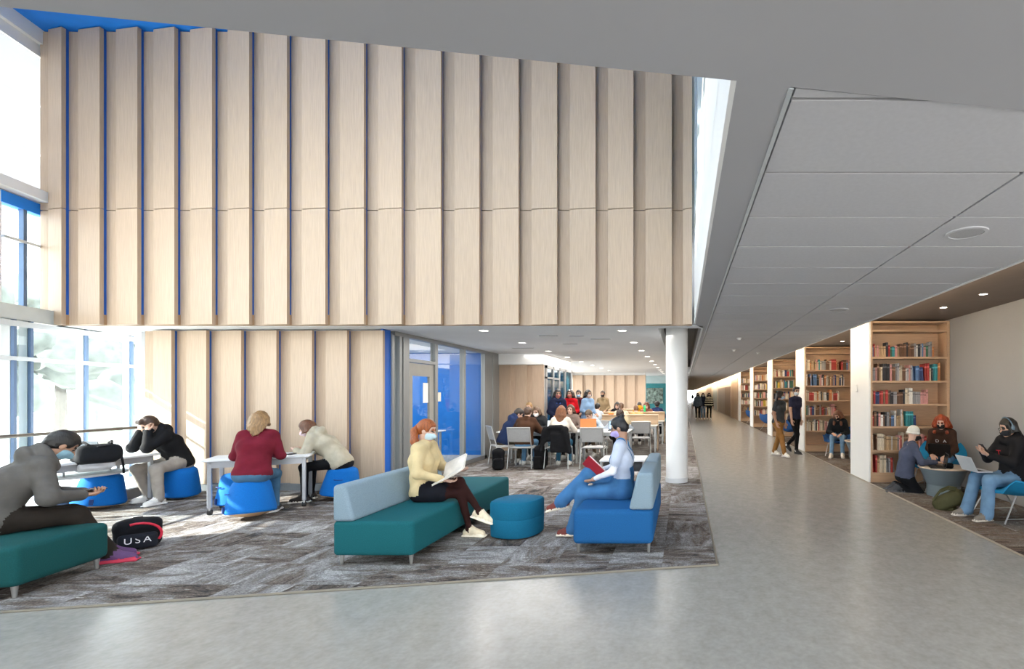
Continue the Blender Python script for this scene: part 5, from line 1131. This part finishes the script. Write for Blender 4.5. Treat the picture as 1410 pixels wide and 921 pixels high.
# --- study hall: (x, y, yaw, chair?, label, look, pose)
HALL = [
 (-4.02, 10.74, -.95, 1, 'student in navy hoodie seated at the table end', dict(skin='light', hair='241a14', style='short', top='1f2c4d', topk='hoodie', bottom='4d4438'), dict(lean=20, slouch=16, head=(25, 10, 0))),
 (-3.45, 10.42, 0, 0, 'student in brown jacket with back turned, short brown hair', dict(skin='fair', hair='3d2717', style='short', top='3c2619', topk='jacket', bottom='5f88ab', bk='jeans'), dict(lean=14, slouch=14, head=(14, 0, 0))),
 (-3.60, 12.12, PI, 1, 'masked student facing the brown jacket, dark top', dict(hair='5a4330', style='bob', top='26282c', topk='jacket', mask='e3e6e8', hl=.06), dict(lean=20, slouch=12, head=(8, 0, 0))),
 (-3.95, 12.42, PI, 0, 'blond student in black top beside the timber panels', dict(hair='9a7a50', style='short', top='22242a', topk='sweater', mask='1a1b1e'), dict(lean=4, slouch=6, head=(4, 0, 0), pel=(0, 0, .58))),
 (-2.68, 10.42, 0, 0, 'student with long auburn hair, back turned, coat on her chair', dict(hair='6b4021', style='long', top='c9c0b6', topk='sweater', bottom='2f5d78', bk='jeans', hl=.36), dict(lean=8, slouch=8, head=(8, 0, 0))),
 (-2.80, 12.12, PI, 1, 'unmasked student with brown hair behind the orange laptop', dict(hair='4a2e1c', style='long', top='7b6a62', topk='sweater', hl=.2), dict(lean=10, slouch=8, head=(0, 0, 0))),
 (-2.18, 12.56, PI - .5, 1, 'student in pale blue shirt writing on the white table', dict(hair='5b4a38', style='short', top='aebbc8', topk='shirt', bottom='5b4b3a'), dict(lean=28, slouch=20, head=(25, 0, 0))),
 (-1.70, 12.25, PI + .3, 0, 'student with dark curly hair bent over the tablet', dict(skin='light', hair='2d1b12', style='curly', top='9aa3ad', topk='shirt', bottom='1a1a1c', mask='c7b8ac'), dict(lean=30, slouch=18, head=(28, 0, 0))),
 (-1.90, 14.62, 0.1, 1, 'student in cream top with brown ponytail at the oak desk', dict(hair='5a3c24', style='pony', top='cfc4ac', topk='sweater'), dict(lean=10, slouch=10)),
 (-1.38, 14.72, .3, 1, 'student in beige top with short brown hair at the oak desk', dict(hair='6a4a30', style='short', top='b89a66', topk='sweater'), dict(lean=24, slouch=16)),
 (-2.72, 14.72, -.2, 1, 'dark haired student in patterned white shirt at the oak desk', dict(hair='17120f', style='short', top='b9c2ca', topk='shirt'), dict(lean=12, slouch=14)),
 (-2.28, 16.75, PI, 1, 'student with long black hair facing the oak desk', dict(skin='tan', hair='14100e', style='long', top='1e1e22', topk='jacket', mask='b99a90'), dict(lean=10, slouch=10)),
 (-1.60, 17.45, .1, 1, 'student in mustard yellow top with back turned', dict(skin='tan', hair='181412', style='short', top='b9841e', topk='hoodie'), dict(lean=14, slouch=14)),
 (-1.28, 16.7, PI, 1, 'student with reddish hair facing the mustard top', dict(hair='5e3626', style='bob', top='8a5a4c', topk='sweater', mask='c9a9a0', hl=.05), dict(lean=10, slouch=10)),
 (-.98, 17.5, .0, 1, 'dark haired student in navy jacket over a blue hood', dict(skin='brown', hair='0f0d0c', style='curly', top='1d2a4c', topk='jacket'), dict(lean=10, slouch=12)),
]
for x, y, yw, chr_, lb, lk, ps in HALL:
    q = dict(pel=(0, .02, .545), rh=(.14, .40, .765), lh=(-.14, .42, .765), rf=(.12, .40, .09), lf=(-.12, .36, .09), rep=(.8, -.3, -.6), lep=(-.8, -.3, -.6), res=.017, hres=.009); q.update(ps)
    person((x, y, .009), yw, lb, lk, **q)
    if chr_: put_chair(x, y, yw, 'grey chair under the ' + ' '.join(lb.split()[:9]))
for x, y, yw, lb, lk in (
 (-3.36, 12.85, PI + .5, 'standing student in navy hoodie with blue lanyard and long black hair', dict(skin='tan', hair='0f0e10', style='long', top='1a2038', topk='hoodie', mask='a0625e', hl=.38)),
 (-3.38, 14.5, PI, 'standing dark haired student behind the red sweater', dict(skin='tan', hair='1d1512', style='long', top='3a2a2a', topk='jacket', mask='a88078')),
 (-3.22, 13.7, PI, 'standing student in bright red sweater with long hair', dict(skin='tan', hair='2a1a12', style='long', top='b0101c', topk='sweater', mask='a5564c')),
 (-3.22, 14.85, PI, 'standing student in maroon plaid jacket and blue mask', dict(hair='2a1d16', style='short', top='4a1a22', topk='jacket', mask='8fb2cf', skin='light')),
 (-2.78, 13.9, PI + .9, 'standing student in pale blue top with long black hair', dict(skin='tan', hair='121012', style='long', top='7d9abb', topk='sweater', mask='b0a8a8', hl=.36)),
 (-2.86, 17.1, PI, 'standing man in tan shirt with black mask', dict(skin='tan', hair='3a2a1e', style='short', top='8a775c', topk='shirt', mask='17181b'))):
    bd, nf = person((x, y, .009), yw, lb, lk, pel=(0, 0, .91), lean=2, slouch=4, head=(3, 0, 0), rf=(.09, .02, .09), lf=(-.09, .0, .09), kp=(0, 1, .1), rh=(.14, .22, 1.02), lh=(-.14, .22, 1.02), rep=(.5, -1, -.3), lep=(-.5, -1, -.3), res=.018, hres=.009)
    if 'lanyard' in lb:
        ly = Field(); ly.cone(nf['N'] + nf['r'] * .06 + nf['f'] * .06, nf['C'] + nf['f'] * .15 - nf['u'] * .08, .009, .009, 0, .006); ly.cone(nf['N'] - nf['r'] * .06 + nf['f'] * .06, nf['C'] + nf['f'] * .15 - nf['u'] * .08, .009, .009, 0, .006); ly.box(nf['C'] + nf['f'] * .155 - nf['u'] * .14, vnp(.035, .006, .05), .004, 1, .003)
        soft('lanyard', [(ly, .009)], [mat('blue_lanyard', (.03, .12, .5), .6), PAPER], bd)

# ------------------------------------------------------------------ books in hands, bags, coat
def open_book(loc, rot, label, pages, cover, w=.20, h=.26):
    o = empty('open_book', loc, label=label, cat='book', rot=rot); cov = mat('cover_' + cover, cover, .5, var=.06, scale=8)
    for s in (-1, 1):
        vs = []; n = 6
        for i in range(n + 1):
            t = i / n; x = s * w * t; z = .02 * math.sin(t * PI * .8) + .05 * t * t
            vs += [(x, -h / 2, z), (x, h / 2, z), (x, -h / 2, z - .012), (x, h / 2, z - .012)]
        fs = []
        for i in range(n):
            a = 4 * i; fs += [(a, a + 4, a + 5, a + 1), (a + 2, a + 3, a + 7, a + 6), (a, a + 2, a + 6, a + 4), (a + 1, a + 5, a + 7, a + 3)]
        fs += [(0, 1, 3, 2), (4 * n, 4 * n + 2, 4 * n + 3, 4 * n + 1)]
        b = MB(); b._add(vs, fs); b.build('page_block', pages, o, smooth=True)
        b = MB(); b._add([(x * 1.03, y * 1.03, z - (.0005 if k % 4 < 2 else -.007) - .012) for k, (x, y, z) in enumerate(vs)], fs); b.build('cover_board', cov, o, smooth=True)
    return o
def orient(o, normal, ydir):
    z = Vector(normal).normalized(); y = Vector(ydir); y = (y - z * y.dot(z)).normalized(); x = y.cross(z); o.rotation_euler = Matrix((x, y, z)).transposed().to_euler()
orient(open_book((-2.56, 5.36, .715), None, 'large pale picture book held open by the red haired woman', mat('book_spread', (.74, .70, .64), .7, var=.25, scale=6), 'e8e2d6', .20, .28), (-.45, -.42, .78), (1, -.1, .3))
orient(open_book((-1.02, 5.34, .74), None, 'red covered book held open by the girl in overalls', mat('red_spread', (.70, .62, .60), .7, var=.25, scale=6), 'a3202c', .17, .24), (.60, .48, .62), (-1, .0, .9))

def pack(loc, rz, label, col, size=(.16, .10, .22), tilt=(0, 0), trim=None, name='backpack', pocket=True, lie=False):
    o = empty(name, loc, label=label, cat='backpack', rot=(tilt[0], tilt[1], rz)); a, b_, c = size; m = cloth(col, bscale=22)
    F = Field(); F.box((0, 0, c), (a, b_, c), .07, 0, .03); F.ell((0, -.01, c * 1.75), (a * .9, b_ * .9, c * .35), 0, .06)
    soft('body', [(F, .011, .003, 30)], [m], o)
    if pocket: F = Field(); F.box((0, -b_ - .015, c * .62), (a * .82, .045, c * .55), .035, 0, .02); soft('front_pocket', [(F, .011, .003, 30)], [cloth(trim or col, bscale=22)], o)
    for s in (-1, 1): MB().tube([(s * a * .5, b_ * .9, c * 1.9), (s * a * .62, b_ + .05, c * 1.5), (s * a * .66, b_ + .055, c * .9), (s * a * .8, b_ * .95, c * .25)], .016, 6).build('shoulder_strap', m, o, smooth=True)
    MB().tube([(-.04, b_ * .6, c * 1.95), (-.03, b_ * .6, c * 2.1), (.03, b_ * .6, c * 2.1), (.04, b_ * .6, c * 1.95)], .008, 6).build('grab_handle', m, o, smooth=True)
    b2 = MB().tube([(a * .95 * math.cos(t), -b_ * .55, c * (1.2 + .78 * math.sin(t))) for t in np.linspace(0, PI, 12)], .006, 5); b2.build('zip', mat('dark_zip', (.02, .02, .02), .4, .5), o)
    return o
bpk = pack((-7.72, 6.30, .735), R_(62), 'black and white backpack slumped on the window table', '1b1c1f', (.19, .11, .22), (R_(74), 0), 'c9cbd0')
MB().tube([(-7.60, 6.45, .80), (-7.555, 6.50, .745), (-7.545, 6.51, .64), (-7.55, 6.52, .52)], .014, 6).build('hanging_strap', cloth('1b1c1f'), None)
o = bpy.data.objects['hanging_strap']; bpy.context.view_layer.update(); o.parent = bpk; o.matrix_parent_inverse = bpk.matrix_world.inverted()
bp = pack((-5.62, 4.98, .009), R_(48), 'black duffel bag with red trim and white letters on the carpet', '17181d', (.17, .12, .14), (0, 0), '20222a', 'duffel_bag')
for k, ch in enumerate('USA'): text('letter', ch, .085, mat('white_print', (.7, .7, .72), .8), bp, (-.065 + k * .065, -.184, .105), (R_(80), 0, R_(0)))
MB().tube([(.165 * math.cos(t), -.13, .14 + .125 * math.sin(t)) for t in np.linspace(-.5, 1.9, 10)], .012, 6).build('red_piping', mat('red_piping', (.55, .02, .05), .6), bp, smooth=True)
pack((-3.88, 10.12, .009), R_(20), 'black backpack standing on the carpet beside the brown jacket student', '121316', (.12, .10, .21))
pack((-3.03, 10.22, .009), R_(-10), 'big black bag between the two occupied stacking chairs', '0f0f12', (.11, .12, .24))
pack((3.50, 6.74, .02), R_(55), 'olive green backpack slumped on the alcove carpet', '4a4a33', (.15, .10, .19), (R_(58), 0), '55553c')
# black coat over the chair back
F = Field(); F.box((0, -.275, .74), (.25, .05, .16), .045, 0, .03); F.cone((-.22, -.30, .80), (-.30, -.30, .40), .06, .04, 0, .05); F.cone((.20, -.31, .82), (.30, -.33, .38), .07, .05, 0, .05); F.box((.10, -.325, .56), (.20, .035, .20), .03, 0, .03); F.cone((-.1, -.3, .88), (.12, -.3, .89), .05, .05, 0, .04)
tag(soft('coat', [(F, .012, .005, 26)], [cloth('131316', bscale=18)], None, (-2.68, 10.38, .009)), 'black coat hung over the chair of the auburn haired student', 'coat')
# things in the alcove
tag(MB().rbox(-.035, .035, -.07, .07, -.004, .004, .003, 1).xf(Matrix.Rotation(R_(50), 4, 'X')).build('phone', BLACKP, loc=(3.80, 6.13, .90), rz=R_(96)), 'dark phone in the hands of the student with headphones', 'phone')
laptop((3.76, 6.20, .60), R_(96), 'white laptop open on the knees of the student with headphones', 'c9d0d8', 118, .30)
laptop((4.17, 7.84, .58), R_(142), 'black laptop on the knees of the red haired student', '1c1a1a', 112, .32, DSCREEN)
fv = Field()
for q in range(7): fv.ell((random.uniform(-.05, .05), random.uniform(-.04, .04), .03 + random.uniform(0, .03)), (.035, .03, .028), 0, .02)
tag(soft('pencil_pouch', [(fv, .008)], [cloth('101216')], None, (4.02, 7.30, .461)), 'crumpled black pouch on the round table', 'pouch')

# ------------------------------------------------------------------ trees beyond the windows
LEAF = mat('washed_out_leaves', (.12, .14, .125), .8, var=.4, scale=2); BARK = mat('grey_bark', (.09, .075, .06), .9, var=.3, scale=6)  # leaf green paled so the trees look washed out by daylight
RT = random.Random(5)
for x, y, h, lb in ((-24, 15, 7.5, 'rounded tree outside beyond the lower windows'), (-31, 24, 9.5, 'tall tree outside behind the rounded tree'), (-23, 20.5, 5.0, 'low bushy tree outside by the paving'), (-36, 30, 8, 'distant broad tree outside the facade')):
    t = empty('tree', (x, y, -2.05), label=lb, cat='tree', group='trees outside the facade')
    F = Field()
    for k in range(16):
        a = RT.uniform(0, 2 * PI); r = RT.uniform(.1, .27) * h; F.ell((r * math.cos(a), r * math.sin(a), h * RT.uniform(.42, .92)), (h * .13, h * .13, h * .11), 0, .3)
    soft('crown', [(F, h * .03, h * .012, 9.0)], [LEAF], t)
    MB().tube([(0, 0, 0), (.05, .02, h * .3), (0, .05, h * .65)], [h * .03, h * .024, h * .012], 8).build('trunk', BARK, t, smooth=True)
